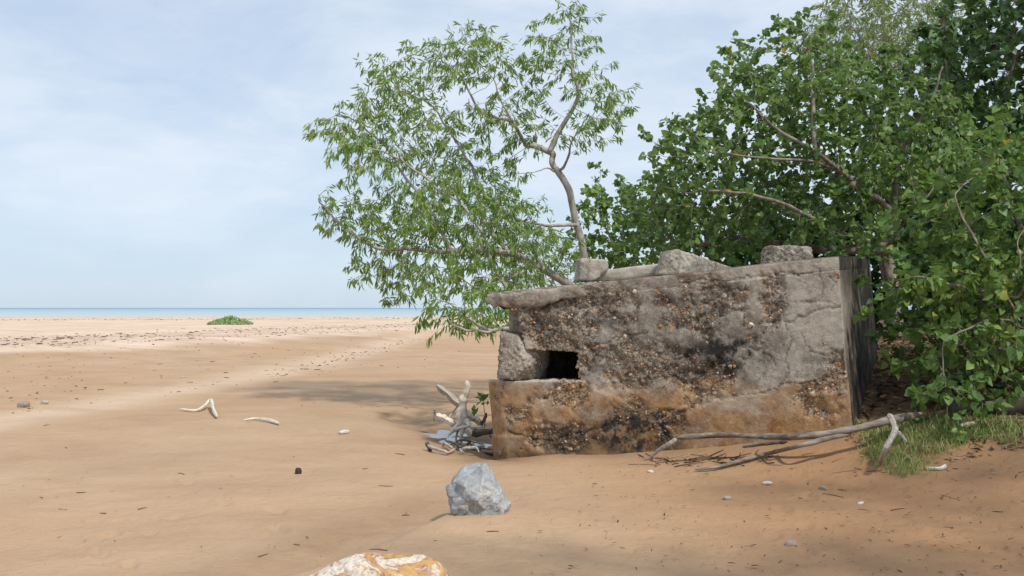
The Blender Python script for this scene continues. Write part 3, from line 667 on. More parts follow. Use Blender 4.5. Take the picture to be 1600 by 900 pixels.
# ------------------------------------------------------------------ driftwood
def wood(name, pts, r0, r1, mat, label, cat="driftwood", group=None, seed=1, flat=1.0, rough=.2, sides=12, parent=None, n=None, wig=.18):
    dr_ = mat.startswith('drift'); sides = min(sides, 6) if dr_ else sides
    V, F = stick(pts, r0, r1, sides, n, rough*(.7 if dr_ else 1), seed, flat, wig)
    c = np.zeros(3) if parent else np.array(pts[0])
    o = obj(name, mesh(name, V-c, F, None, not dr_), MAT[mat], parent)
    if not parent:
        o.location = c; tag(o, label, cat, group)
    return o
gp = "driftwood on the sand by the bunker"
D0 = 13.6
r = empty("driftwood_stump", P(722, 668, D0), "bleached white driftwood stump with one upright limb and splayed roots", "driftwood", gp)
wood("limb", [P(721, 672, D0), P(722, 648, D0), P(724, 628, D0), P(729, 612, D0-.02), P(730, 595, D0-.05)], .088, .034, 'drift_white', None, seed=2, parent=r, n=40, rough=.12, wig=.12)
for k, (q, a, bb) in enumerate((([P(722, 662, D0), P(712, 668, D0-.15), P(705, 676, D0-.3), P(699, 684, D0-.35)], .050, .012), ([P(726, 655, D0), P(733, 662, D0-.1), P(735, 672, D0-.25), P(741, 682, D0-.3)], .045, .014), ([P(724, 660, D0), P(722, 675, D0-.25), P(718, 690, D0-.4)], .03, .02), ([P(722, 660, D0), P(715, 672, D0-.1), P(712, 686, D0-.2)], .03, .012))):
    wood("root", q, a, bb, 'drift_white' if k < 2 else 'drift_grey', None, seed=10+k, parent=r)
wood("driftwood_plank", [P(684, 602, D0+.35), P(704, 620, D0+.30), P(722, 640, D0+.25), P(737, 655, D0+.2)], .10, .125, 'drift_grey', "flat grey driftwood plank slanting up behind the white stump", group=gp, seed=21, flat=.4, sides=4)
wood("driftwood_log", [P(681, 650, D0+.15), P(695, 655, D0+.1), P(712, 664, D0+.05)], .05, .055, 'drift_white', "short thick pale driftwood log with a cut end, left of the stump", group=gp, seed=22)
wood("driftwood_log", [P(731, 648, D0+.1), P(745, 657, D0+.1), P(758, 664, D0+.1)], .06, .04, 'drift_white', "pale driftwood log running right from behind the white stump", group=gp, seed=23)
wood("driftwood_stick", [P(711, 671, D0-.4), P(722, 668, D0-.42), P(735, 665, D0-.4)], .022, .02, 'drift_white', "short tan stick lying across the stump's roots", group=gp, seed=24)
wood("driftwood_stick", [P(734, 668, D0-.35), P(745, 667, D0-.38), P(757, 666, D0-.4)], .020, .012, 'drift_white', "pointed cream splinter of wood lying right of the stump's roots", group=gp, seed=25)
wood("driftwood_stick", [P(678, 658, D0+.1), P(679, 647, D0+.05), P(679, 638, D0)], .016, .014, 'drift_grey', "stubby stick standing upright at the log's cut end", group=gp, seed=26)
wood("driftwood_stick", [P(699, 656, D0+.1), P(707, 645, D0+.2), P(714, 636, D0+.25)], .014, .01, 'drift_grey', "thin brown stick leaning against the grey plank behind the stump", group=gp, seed=27)
wood("rotten_log", [P(738, 676, D0-.5), P(752, 675, D0-.55), P(766, 675, D0-.6), P(778, 668, D0-.6)], .055, .03, 'drift_dark', "dark rotten log in the puddle beside the bunker", group=gp, seed=28, rough=.35)
wood("rotten_stick", [P(770, 672, 12.6), P(777, 660, 12.6), P(783, 650, 12.6)], .02, .012, 'drift_dark', "dark stick leaning from the puddle against the bunker's rounded end", group=gp, seed=29)
wood("rotten_stick", [P(752, 664, D0-.3), P(758, 652, D0-.3), P(760, 645, D0-.3)], .03, .012, 'drift_dark', "dark pointed stump standing beside the sapling", group=gp, seed=30)
wood("rotten_stick", [P(765, 680, 12.4), P(776, 690, 12.2), P(783, 698, 12.0)], .016, .012, 'drift_dark', "dark stick half sunk along the puddle's right shore", group=gp, seed=31)
wood("wood_splinter", [P(776, 713, 11.3), P(782, 705, 11.3), P(790, 694, 11.35)], .035, .008, 'drift_dark', "grey pointed splinter of wood standing at the bunker's bottom left corner", group=gp, seed=32, rough=.3)
g1 = G(667, 704); g2 = G(690, 710); g3 = G(704, 708)
wood("driftwood_bone", [g1+[0, 0, .06], g2+[0, 0, .045], G(700, 711)+[0, 0, .03], G(712, 706)+[0, 0, .04]], .024, .012, 'drift_grey', "pale straight driftwood stick with a knobbed end, in front of the stump", group=gp, seed=33)
wood("driftwood_stub", [g1+[-.01, .02, .09], g1+[.05, -.06, .0]], .026, .022, 'drift_dark', "short dark stub propping the knobbed end of the pale stick", group=gp, seed=34)
r = empty("root_tangle", G(725, 710), "low tangle of brown broken roots on the sand below the stump", "driftwood", gp)
for k in range(9):
    a0 = G(704+rng.random()*30, 700+rng.random()*11)+[0, 0, .02+.05*rng.random()]
    a1 = a0+np.array([rng.normal()*.12, rng.normal()*.1, .06*rng.random()]); a2 = a1+np.array([rng.normal()*.10+.05, rng.normal()*.08, -.05])
    wood("root", [a0, a1, a2], .02, .008, 'drift_grey' if k % 2 else 'drift_dark', None, seed=60+k, parent=r, rough=.3)
def gz(px, py, dz): return G(px, py)+np.array([0, 0, dz])
wood("driftwood_branch", [gz(281, 643, .03), gz(305, 644, .03), gz(318, 641, .06), gz(329, 637, .12), gz(333, 646, .08), gz(339, 654, .03)], .024, .030, 'drift_white', "bent white driftwood branch on the open beach, its elbow raised", group="bleached branches on the open beach", seed=35)
wood("driftwood_branch", [gz(381, 659, .02), gz(400, 658, .035), gz(418, 660, .03), gz(436, 664, .025)], .018, .026, 'drift_white', "gently curved white driftwood branch, right of the bent one", group="bleached branches on the open beach", seed=36)

# fallen branch in front of the bunker
r = empty("fallen_branch", G(1240, 690), "long grey fallen branch lying along the foot of the bunker", "branch", "fallen branches")
wood("main_limb", [P(1057, 685, 10.3), P(1080, 682, 10.3), P(1140, 680, 10.2), P(1200, 682, 10.05), P(1270, 680, 9.85), P(1330, 670, 9.8), P(1390, 657, 9.9), P(1440, 646, 10.2)], .022, .040, 'bark_fallen', None, seed=37, parent=r, n=90)
wood("side_limb", [gz(1086, 737, .02), gz(1120, 735, .03), gz(1165, 724, .04), gz(1210, 714, .05), P(1250, 696, 9.7), P(1290, 686, 9.75), P(1330, 677, 9.8)], .015, .027, 'bark_fallen', None, seed=38, parent=r, n=70)
wood("twig", [P(1057, 685, 10.3), P(1045, 694, 10.35), P(1030, 703, 10.5), P(1016, 716, 10.65)], .022, .016, 'drift_grey', None, seed=39, parent=r)
wood("twig", [P(1160, 698, 10.05), P(1195, 694, 10.0), P(1230, 690, 9.9)], .012, .016, 'bark_dark', None, seed=40, parent=r)
r = empty("forked_branch", G(1376, 722), "pale forked branch standing in the grass, its fork leaning on the fallen branch", "branch", "fallen branches")
wood("stem", [gz(1374, 724, -.01), P(1384, 700, 9.05), P(1397, 676, 9.35), P(1396, 662, 9.5), P(1389, 648, 9.6)], .024, .032, 'drift_grey', None, seed=41, parent=r, n=40)
wood("fork", [P(1397, 672, 9.4), P(1408, 680, 9.4), P(1417, 690, 9.3)], .018, .012, 'drift_grey', None, seed=42, parent=r)
wood("fallen_log", [gz(1480, 648, .05), gz(1530, 646, .06), gz(1585, 645, .06), gz(1650, 640, .07)], .075, .09, 'bark_dark', "dark log lying under the leafy shrub at the right edge", "branch", "fallen branches", 43)
wood("fallen_stick", [gz(1448, 735, .02), gz(1470, 734, .015), gz(1478, 731, .02)], .018, .016, 'drift_white', "short white stick beside the grass at the far right", "branch", "fallen branches", 44)
wood("fallen_stick", [gz(1500, 671, .02), gz(1512, 668, .03), gz(1523, 666, .03)], .03, .02, 'drift_white', "short thick white stick lying in the grass under the shrub", "branch", "fallen branches", 45)

# ------------------------------------------------------------------ trees
def leaf_wattle():
    V = np.array([[0, 0, 0], [-.5, .3, .02], [.5, .3, .02], [-.45, .65, -.02], [.45, .65, -.02], [0, 1, -.10]], float); V[:, 0] *= .19
    return V, [np.array([[0, 2, 1], [3, 4, 5]]), np.array([[1, 2, 4, 3]])]
def leaf_heart():
    V = np.array([[0, .05, 0], [0, .5, -.03], [0, 1, -.16], [-.36, -.06, .05], [-.50, .28, .10], [-.30, .68, .0], [.36, -.06, .05], [.50, .28, .10], [.30, .68, .0]], float)
    return V, [np.array([[0, 1, 4, 3], [1, 2, 5, 4], [0, 6, 7, 1], [1, 7, 8, 2]])]
def leaf_simple():
    V = np.array([[0, 0, 0], [-.3, .45, .05], [.3, .45, .05], [0, 1, -.08]], float); return V, [np.array([[0, 2, 1], [1, 2, 3]])]
def norm(a): return a/(np.linalg.norm(a, axis=-1, keepdims=True)+1e-9)
def leaves_geo(g, tmpl, pos, d, nrm, size, rnd):
    V, F = tmpl; d = norm(d); s = norm(np.cross(d, nrm)); n = np.cross(s, d)
    R = np.stack([s, d, n], 1)                                   # rows: local x,y,z
    W = pos[:, None]+np.einsum('vk,nkj->nvj', V, R)*size[:, None, None]
    m, k = len(pos), len(V); off = (np.arange(m)*k)[:, None, None]
    g.add(W.reshape(-1, 3), [(f[None]+off).reshape(-1, f.shape[1]) for f in F], rnd=np.repeat(rnd, k))
def attractors(ells, clump, seed, csd=.26):
    r = np.random.default_rng(seed); out = []
    for (cx, cy, rx, ry, d, dr, n) in ells:
        nc = max(1, n//clump)
        u = r.normal(size=(nc, 3)); u = norm(u)*(r.random((nc, 1))**(1/2.6))
        c = P(cx, cy, d)+u*np.array([rx*d/FPX, dr, ry*d/FPX])
        out.append((c[r.integers(nc, size=n)]+r.normal(size=(n, 3))*np.array([1, 1, .8])*csd))
    return np.vstack(out)
def grow(limbs, A, step, infl, kill, iters, trop, seed, wig=.04):
    r = np.random.default_rng(seed)
    pos, par, rad = [], [], []
    for (pts, r0, r1, root) in limbs:
        pts = [np.asarray(p_) for p_ in pts]
        if root: pts = [np.array([pts[0][0], pts[0][1], min(pts[0][2], float(terrain(pts[0][0], pts[0][1])))-.2])]+pts[(1 if np.linalg.norm(pts[0]-pts[1]) < .3 else 0):]
        L = np.sum(np.linalg.norm(np.diff(np.asarray(pts), axis=0), axis=1)); n = max(3, int(L/step)+1)
        c = catmull(pts, n); q = c*2.2+seed; c = c+np.stack([fbm(q+9*k, 3, seed+k) for k in range(3)], 1)*wig*2*np.linspace(0, 1, n)[:, None]**.5+r.normal(size=c.shape)*step*.06
        if root or not pos: prev = -1
        else: prev = int(np.argmin(np.linalg.norm(np.array(pos)-c[0], axis=1)))
        for k in range(n):
            if k == 0 and prev >= 0 and np.linalg.norm(pos[prev]-c[0]) < step*.6: continue
            pos.append(c[k]); par.append(prev); rad.append(r0+(r1-r0)*k/(n-1)); prev = len(pos)-1
    nsk = len(pos)
    N = np.array(pos); cap = 60000; buf = np.zeros((cap, 3)); buf[:len(N)] = N; cnt = len(N)
    kids = np.zeros(cap, int)
    best = np.full(len(A), 1e9); bi = np.zeros(len(A), int); alive = np.ones(len(A), bool)
    def upd(lo, hi):
        nonlocal best, bi
        for s in range(0, len(A), 1500):
            d = np.linalg.norm(A[s:s+1500, None]-buf[None, lo:hi], axis=2); j = d.argmin(1); dm = d[np.arange(len(j)), j]
            m = dm < best[s:s+1500]; best[s:s+1500] = np.where(m, dm, best[s:s+1500]); bi[s:s+1500] = np.where(m, j+lo, bi[s:s+1500])
    upd(0, cnt)
    for it in range(iters):
        act = alive & (best < infl)
        if not act.any(): break
        idx = bi[act]; dv = norm(A[act]-buf[idx])
        acc = np.zeros((cnt, 3)); np.add.at(acc, idx, dv); u = np.unique(idx)
        u = u[kids[u] < 3]
        if len(u) == 0: break
        dirs = norm(norm(acc[u])+r.normal(size=(len(u), 3))*.22+np.array([0, 0, trop]))
        new = buf[u]+dirs*step
        lo = cnt
        for k, q in enumerate(u):
            pos.append(new[k]); par.append(int(q)); rad.append(0.0); kids[q] += 1
        buf[cnt:cnt+len(u)] = new; cnt += len(u); upd(lo, cnt)
        alive &= best > kill
        if cnt > cap-4000: break
    return np.array(pos), np.array(par), np.array(rad), nsk
def build_tree(name, label, cat, limbs, ells, bark, leafmat, tmpl, group=None, step=.13, infl=2.0, kill=.17, iters=70, trop=0.0, clump=26, seed=1,
               rt=.0030, per=4, size=(.08, .13), droop=.5, up=.3, maxtips=3, spread=.5, rpow=2.3, bare=0.0, csd=.26, dens=1.0, wig=.04):
    r = np.random.default_rng(seed+100)
    A = attractors([(*e[:6], int(e[6]*dens)) for e in ells], clump, seed, csd)
    pos, par, rad, nsk = grow(limbs, A, step, infl, kill, iters, trop, seed, wig)
    n = len(pos); tips = np.zeros(n); nk = np.zeros(n, int)
    for i in range(n):
        if par[i] >= 0: nk[par[i]] += 1
    for i in range(n-1, -1, -1):
        if nk[i] == 0: tips[i] = 1
        if par[i] >= 0: tips[par[i]] += tips[i]
    R = np.maximum(rt*tips**(1/rpow), rad)
    # cap growth so that pipes never exceed a hand-set limb
    R[:nsk] = np.maximum(rad[:nsk], np.minimum(R[:nsk], rad[:nsk]*1.25+.002))
    ch = [[] for _ in range(n)]
    for i in range(n):
        if par[i] >= 0: ch[par[i]].append(i)
    g = Geo()
    starts = [i for i in range(n) if par[i] < 0]; stack = [(None, i) for i in starts]
    while stack:
        p, i = stack.pop(); chain = [] if p is None else [p]
        first = i
        while True:
            chain.append(i)
            if not ch[i]: break
            c = sorted(ch[i], key=lambda q: -(tips[q]+(1e6 if q < nsk else 0)))
            for q in c[1:]: stack.append((i, q))
            i = c[0]
        if len(chain) < 2: continue
        q = pos[chain]; rr = R[chain].copy()
        if p is not None: rr[0] = min(rr[0], rr[1]*1.15)
        if len(q) > 3: q[1:-1] = q[1:-1]*.6+.2*(q[:-2]+q[2:])
        if first < nsk and len(q) > 2:
            k = len(q)*2; q2 = catmull(q, k); rr = np.interp(np.linspace(0, len(q)-1, k), np.arange(len(q)), rr); q = q2
        m = rr.max(); V, F = tube_vf(q, rr, 9 if m > .03 else (5 if m > .009 else 3), .14 if m > .03 else 0, seed)
        g.add(V, F)
    base = on_ground(limbs[0][0][0][0], limbs[0][0][0][1])
    root = empty(name, base, label, cat, group)
    obj("trunk", g.mesh(name+"_trunk"), MAT[bark], root)
    tw = np.where((tips <= maxtips) & (np.arange(n) >= nsk))[0]
    if bare: tw = tw[r.random(len(tw)) > bare]
    end = nk[tw] == 0; k = np.where(end, int(per*1.7), max(1, int(per*.6))); src = np.repeat(tw, k); f = r.random(len(src))[:, None]
    pp = pos[par[src]]*(1-f)+pos[src]*f
    ax = norm(pos[src]-pos[par[src]])
    d = norm(ax*.7+r.normal(size=(len(src), 3))*spread+np.array([0, 0, -droop]))
    pp = pp+r.normal(size=pp.shape)*.02+d*.015
    nr = norm(r.normal(size=(len(src), 3))*.65+np.array([.15, -.2, up*2]))
    sz = size[0]+(size[1]-size[0])*r.random(len(src))
    bl = .5+.5*fbm(pp*1.6, 3, seed+7)                           # light and dark sprays
    rnd = np.clip(.62*r.random(len(src))+.75*(bl-.5)+.2, 0, .93)
    sz = sz*np.where(r.random(len(src)) < .2, .65, 1)
    rnd = np.where(r.random(len(src)) < .004, 1.0, rnd); rnd = np.where((r.random(len(src)) < .03) & (rnd < .95), .96, rnd)
    gl = Geo(); leaves_geo(gl, tmpl, pp, d, nr, sz, rnd)
    o = obj("crown", gl.mesh(name+"_crown"), MAT[leafmat], root)
    print(name, "nodes", n, "leaves", len(src))
    return root

def L(pts, d, r0, r1, root=False):
    ds = d if isinstance(d, (list, tuple)) else [d]*len(pts)
    return ([P(x, y, q) for (x, y), q in zip(pts, ds)], r0, r1, root)
D1 = 18.0
wl = [L([(922, 500), (918, 440), (912, 400), (904, 350), (886, 295), (866, 262), (858, 238)], D1, .076, .052, True),
      L([(858, 238), (868, 212), (880, 190), (897, 165), (902, 140), (893, 110), (897, 75), (890, 35), (884, 8)], [D1, D1, D1, D1, D1, D1+.1, D1+.2, D1+.2, D1+.2], .050, .009),
      L([(858, 238), (840, 232), (822, 231)], D1, .055, .045),
      L([(822, 231), (800, 190), (782, 160), (768, 120)], [D1, D1-.3, D1-.4, D1-.4], .035, .008),
      L([(800, 190), (770, 180), (745, 165), (720, 130), (700, 100)], [D1-.3, D1+.2, D1+.5, D1+.6, D1+.6], .03, .008),
      L([(868, 268), (880, 262), (887, 240), (895, 215), (920, 195)], [D1, D1-.1, D1-.3, D1-.5, D1-.6], .030, .008),
      L([(866, 270), (855, 262), (835, 270)], [D1, D1-.1, D1-.2], .018, .006),
      L([(905, 352), (880, 350), (850, 352), (820, 345), (780, 320)], [D1, D1-.2, D1-.3, D1-.4, D1-.4], .035, .014),
      L([(915, 480), (885, 441), (850, 420), (825, 408), (795, 396), (740, 392), (700, 392), (650, 386), (600, 388), (560, 372), (528, 345), (505, 325), (496, 300)], [D1-.2, D1-.8, D1-1, D1-1.1, D1-1.2, D1-1.2, D1-1.2, D1-1.1, D1-1, D1-1, D1-1, D1-1, D1-1], .080, .008, True),
      L([(700, 392), (680, 340), (650, 300), (620, 255), (590, 215), (550, 190)], [D1-1.2, D1-.8, D1-.6, D1-.5, D1-.4, D1-.3], .035, .008),
      L([(795, 396), (760, 350), (745, 300), (735, 250), (700, 200), (670, 160)], [D1-1.2, D1-.5, D1, D1+.3, D1+.5, D1+.5], .045, .008),
      L([(830, 520), (790, 452), (772, 412), (752, 370), (720, 320), (660, 270), (600, 240), (540, 225)], [D1-1.5, D1-1.6, D1-1.4, D1-1.2, D1-1.1, D1-1.0, D1-1.2, D1-1.5], .045, .006, True),
      L([(840, 540), (790, 512), (765, 517), (735, 514), (712, 508)], [D1-3.2, D1-3.5, D1-3.6, D1-3.6, D1-3.6], .045, .012, True),
      L([(765, 517), (745, 505), (725, 490), (705, 470)], [D1-3.6, D1-3.4, D1-3.2, D1-3.1], .03, .008),
      L([(830, 415), (800, 430), (770, 440), (735, 450)], [D1-1.1, D1-1.4, D1-1.7, D1-1.9], .03, .008)]
we = [(885, 45, 48, 45, D1+.2, .5, 110), (925, 130, 48, 60, D1-.1, .6, 150), (865, 110, 45, 55, D1, .6, 90), (945, 155, 34, 38, D1-.2, .4, 50), (900, 205, 44, 24, D1-.4, .4, 50),
      (760, 85, 80, 45, D1, .8, 210), (700, 100, 65, 50, D1+.4, .9, 210), (640, 110, 50, 50, D1+.4, .8, 130), (790, 170, 62, 50, D1, .8, 170), (610, 150, 55, 45, D1, .8, 140),
      (545, 195, 62, 34, D1-.5, .8, 190), (650, 215, 100, 50, D1-.2, 1.0, 370), (560, 245, 55, 26, D1-1.6, .5, 90), (735, 250, 80, 62, D1, 1.0, 380),
      (700, 320, 105, 58, D1-.8, 1.1, 640), (780, 300, 50, 52, D1-.4, .8, 190), (560, 335, 52, 34, D1-1, .6, 140), (620, 350, 75, 50, D1-1, .8, 300), (780, 375, 72, 42, D1-1, .9, 440),
      (690, 410, 85, 36, D1-1.4, .9, 360), (600, 410, 52, 34, D1-1.1, .6, 130), (625, 450, 34, 22, D1-1.2, .4, 50), (760, 440, 62, 36, D1-1.8, .8, 260), (840, 400, 52, 34, D1-.9, .7, 140),
      (745, 490, 46, 34, D1-3.2, .5, 140), (700, 480, 22, 38, D1-3.2, .3, 60), (800, 345, 60, 40, D1-.6, .8, 150)]
build_tree("wattle_tree", "airy tree with narrow drooping leaves and pale branches leaning over the bunker's left end", "tree", wl, we, 'bark_pale', 'leaf_wattle', leaf_wattle(), None,
           step=.11, infl=1.6, kill=.145, iters=80, trop=.03, clump=26, seed=11, rt=.0030, per=9, dens=1.3, csd=.19, size=(.075, .165), wig=.07, droop=.95, up=.1, maxtips=3, spread=.42, bare=.05)

HB = "leafy shoreline trees behind the bunker"
D2 = 14.2
hl = [L([(1400, 520), (1392, 440), (1384, 396), (1390, 360), (1395, 335)], [D2, D2, D2, D2, D2+.1], .12, .09, True),
      L([(1400, 392), (1370, 388), (1290, 391), (1240, 386), (1190, 375), (1140, 374), (1095, 380), (1060, 380)], [D2, D2-.2, D2-.4, D2-.3, D2-.2, D2-.1, D2, D2], .075, .03),
      L([(1386, 386), (1340, 372), (1280, 348), (1240, 325), (1180, 306), (1130, 300), (1085, 300)], [D2, D2-.8, D2-1.5, D2-1.8, D2-2.0, D2-2.1, D2-2.1], .036, .010),
      L([(1395, 335), (1375, 312), (1352, 300), (1334, 288)], [D2+.1, D2-.7, D2-1.3, D2-1.7], .050, .040),
      L([(1352, 300), (1310, 265), (1270, 235), (1235, 215), (1200, 195), (1168, 160)], [D2-1.3, D2-1.6, D2-1.9, D2-1.9, D2-1.8, D2-1.6], .026, .008),
      L([(1270, 235), (1270, 190), (1268, 140), (1268, 95), (1255, 50)], [D2-1.9, D2-1.8, D2-1.6, D2-1.2, D2-.8], .024, .008),
      L([(1310, 265), (1260, 250), (1200, 250), (1145, 240), (1100, 240)], [D2-1.6, D2-1.9, D2-2.1, D2-2.1, D2-2.0], .022, .008),
      L([(1395, 335), (1400, 280), (1420, 220), (1450, 160), (1470, 100)], [D2+.1, D2+.2, D2+.3, D2+.4, D2+.4], .06, .012),
      L([(1400, 280), (1370, 220), (1345, 160), (1330, 100)], [D2+.2, D2, D2-.1, D2-.1], .04, .010),
      L([(1384, 388), (1400, 372), (1410, 345), (1460, 300)], [D2, D2-.6, D2-1, D2-1.2], .035, .012),
      L([(1060, 380), (1035, 355), (1015, 330)], [D2, D2, D2], .03, .01)]
he = [(1172, 120, 46, 44, D2-.8, .6, 200), (1150, 185, 55, 52, D2-.9, .8, 300), (1092, 240, 42, 40, D2-1.2, .7, 230), (1215, 130, 55, 55, D2-.7, .8, 250), (1055, 305, 42, 46, D2-1, .7, 240),
      (1110, 270, 75, 60, D2-1, 1.0, 420), (1190, 240, 80, 65, D2-.9, 1.1, 440), (1255, 75, 34, 42, D2-.5, .4, 130), (1280, 160, 80, 70, D2-.6, 1.1, 460), (1270, 260, 90, 55, D2-.7, 1.1, 420),
      (1340, 150, 60, 50, D2, 1.0, 260), (1370, 220, 80, 60, D2-.2, 1.0, 360), (1190, 330, 90, 38, D2-.7, 1.0, 300), (1100, 345, 70, 36, D2-.5, .8, 260), (1050, 350, 55, 36, D2-.1, .7, 180), (1320, 330, 70, 40, D2-.9, .8, 200),
      (1440, 190, 60, 40, D2+.3, 1.0, 160), (1430, 250, 70, 60, D2, 1.0, 260)]
heart = leaf_heart()
build_tree("hibiscus_tree", "broad tree with heart shaped leaves whose limbs reach over the bunker's right end", "tree", hl, he, 'bark_brown', 'leaf_hibiscus', heart, HB,
           step=.12, infl=1.8, kill=.155, iters=60, trop=.04, clump=22, dens=1.25, csd=.24, seed=21, rt=.0034, per=6, size=(.055, .10), droop=.25, up=.4, maxtips=3, spread=.7)
D3 = 10.9
fl = [L([(1640, 640), (1600, 560), (1560, 480), (1530, 400), (1510, 330)], [D3+.6, D3+.3, D3, D3, D3+.1], .06, .018, True),
      L([(1560, 480), (1520, 460), (1480, 440), (1440, 430)], [D3, D3-.5, D3-.8, D3-.9], .026, .008),
      L([(1600, 560), (1560, 545), (1510, 540), (1470, 560)], [D3+.3, D3-.1, D3-.3, D3-.5], .026, .008),
      L([(1640, 630), (1625, 520), (1610, 420), (1590, 330), (1560, 260)], [D3+.6, D3+.4, D3+.2, D3+.2, D3+.3], .05, .012),
      L([(1575, 460), (1590, 430), (1596, 405), (1590, 390)], [D3-.9, D3-1, D3-1, D3-1], .014, .006), L([(1600, 560), (1585, 500), (1560, 440), (1520, 370), (1485, 300)], [D3+.3, D3-.5, D3-.8, D3-.8, D3-.6], .024, .006), L([(1585, 500), (1540, 500), (1500, 520), (1470, 535)], [D3-.5, D3-.9, D3-1, D3-1], .014, .005), L([(1590, 470), (1602, 440), (1620, 400)], [D3-.9, D3-1, D3-1], .016, .008)]
fe = [(1490, 415, 56, 50, D3-.1, .7, 320), (1525, 340, 62, 55, D3+.1, .8, 330), (1575, 280, 55, 62, D3+.2, .8, 300), (1460, 475, 42, 38, D3-.3, .5, 190), (1500, 535, 46, 38, D3-.4, .5, 240), (1520, 470, 62, 45, D3-.2, .7, 280),
      (1500, 595, 38, 26, D3-.6, .4, 130), (1560, 540, 55, 50, D3-.2, .6, 220), (1600, 430, 62, 80, D3, .8, 330), (1600, 580, 40, 30, D3, .5, 100), (1640, 350, 60, 120, D3+.2, .8, 240), (1480, 340, 34, 28, D3+.1, .5, 100)]
build_tree("hibiscus_shrub", "bright leafy shrub drooping to the ground at the right edge before the trees", "shrub", fl, fe, 'bark_brown', 'leaf_bright', heart, HB,
           step=.11, infl=1.6, kill=.14, iters=60, trop=-.02, clump=18, seed=31, rt=.0030, per=5, dens=1.2, size=(.055, .105), droop=.35, up=.4, maxtips=3, spread=.7)
D4 = 16.5
ul = [L([(1520, 530), (1500, 400), (1500, 280), (1497, 200), (1480, 100), (1470, 20)], [D4]*6, .11, .03, True), L([(1500, 280), (1550, 200), (1580, 120), (1590, 40)], [D4, D4-.5, D4-.8, D4-.9], .05, .012),
      L([(1497, 200), (1440, 130), (1400, 80)], [D4, D4+.2, D4+.3], .035, .01), L([(1500, 340), (1570, 290), (1640, 240)], [D4, D4-.8, D4-1.2], .05, .02)]
ue = [(1480, 120, 46, 50, D4, 1.0, 150), (1560, 70, 60, 70, D4-.6, 1.1, 380), (1590, 150, 70, 80, D4-.8, 1.1, 420), (1510, 160, 60, 50, D4-.2, 1.0, 240), (1560, 250, 75, 60, D4-.8, 1.0, 330), (1460, 220, 65, 60, D4, 1.0, 250), (1640, 80, 60, 120, D4-.8, 1.0, 300), (1480, 310, 60, 50, D4-.2, .9, 200), (1600, 0, 90, 40, D4-.5, 1, 240)]
build_tree("upright_tree", "tall dark leafy tree with an upright trunk rising at the top right", "tree", ul, ue, 'bark_brown', 'leaf_dark', heart, HB,
           step=.15, infl=2.0, kill=.19, iters=60, trop=.05, clump=20, seed=41, rt=.0036, per=5, size=(.085, .145), droop=.25, up=.4, maxtips=3, spread=.7)
D5 = 24.0
cl = [L([(1400, 460), (1395, 250), (1390, 120), (1380, 30), (1375, -60)], [D5]*5, .16, .03, True), L([(1390, 120), (1340, 50), (1310, 10)], [D5, D5-.3, D5-.4], .05, .012), L([(1392, 150), (1450, 60), (1480, 0)], [D5, D5+.3, D5+.4], .05, .012)]
ce = [(1330, 60, 60, 50, D5-2, .9, 200), (1420, 60, 60, 60, D5-2, .9, 240), (1340, 30, 46, 46, D5-.2, .9, 200), (1400, 20, 62, 55, D5, 1.0, 260), (1460, 30, 50, 50, D5+.2, 1.0, 180), (1370, 80, 52, 34, D5, .9, 170), (1390, -50, 90, 50, D5, 1.2, 240), (1440, 90, 50, 34, D5+.2, .8, 120)]
build_tree("fine_leaved_tree", "pale yellow green feathery tree behind the others, at the very top", "tree", cl, ce, 'bark_pale', 'leaf_fine', leaf_wattle(), HB,
           step=.17, infl=3.5, kill=.22, iters=60, trop=.06, clump=20, seed=51, rt=.004, per=11, dens=2.0, csd=.32, size=(.10, .19), droop=.7, up=.1, maxtips=3, spread=.5)
D6 = 20.5
sl = [L([(985, 500), (980, 430), (975, 380), (970, 330)], [D6]*4, .06, .012, True), L([(980, 430), (1000, 390), (1015, 345)], [D6, D6+.1, D6+.2], .035, .01), L([(978, 410), (950, 370), (935, 330)], [D6, D6-.1, D6-.2], .03, .01)]
se = [(965, 325, 38, 32, D6, .6, 200), (995, 350, 42, 42, D6+.1, .7, 220), (940, 350, 32, 38, D6-.1, .6, 160), (960, 395, 48, 26, D6, .7, 180), (1010, 400, 45, 30, D6+.1, .7, 160), (925, 395, 24, 26, D6-.2, .5, 80), (1035, 360, 34, 44, D6+.2, .6, 150)]
build_tree("small_tree", "small tree of mid green leaves seen just right of the leaning trunk", "tree", sl, se, 'bark_pale', 'leaf_light', heart, HB,
           step=.14, infl=1.8, kill=.18, iters=50, trop=.04, clump=16, seed=61, rt=.0032, per=5, size=(.08, .13), droop=.2, up=.4, maxtips=3, spread=.7)
D7 = 20.8
bl_ = [L([(850, 500), (848, 440), (840, 400)], [D7]*3, .03, .012, True), L([(850, 480), (870, 420), (885, 385)], [D7, D7, D7], .025, .01)]
be = [(830, 400, 34, 30, D7, .6, 120), (870, 395, 36, 28, D7, .6, 130), (850, 430, 48, 20, D7-.2, .6, 140), (810, 430, 30, 22, D7-.2, .5, 70), (895, 430, 30, 22, D7-.2, .5, 80)]
build_tree("willowy_bush", "low bush with narrow yellow green leaves below the wattle, beyond the roof's left end", "shrub", bl_, be, 'bark_pale', 'leaf_wattle', leaf_wattle(), HB,
           step=.13, infl=1.6, kill=.17, iters=40, trop=.03, clump=14, seed=71, rt=.003, per=5, size=(.10, .18), droop=.4, up=.2, maxtips=3, spread=.6)
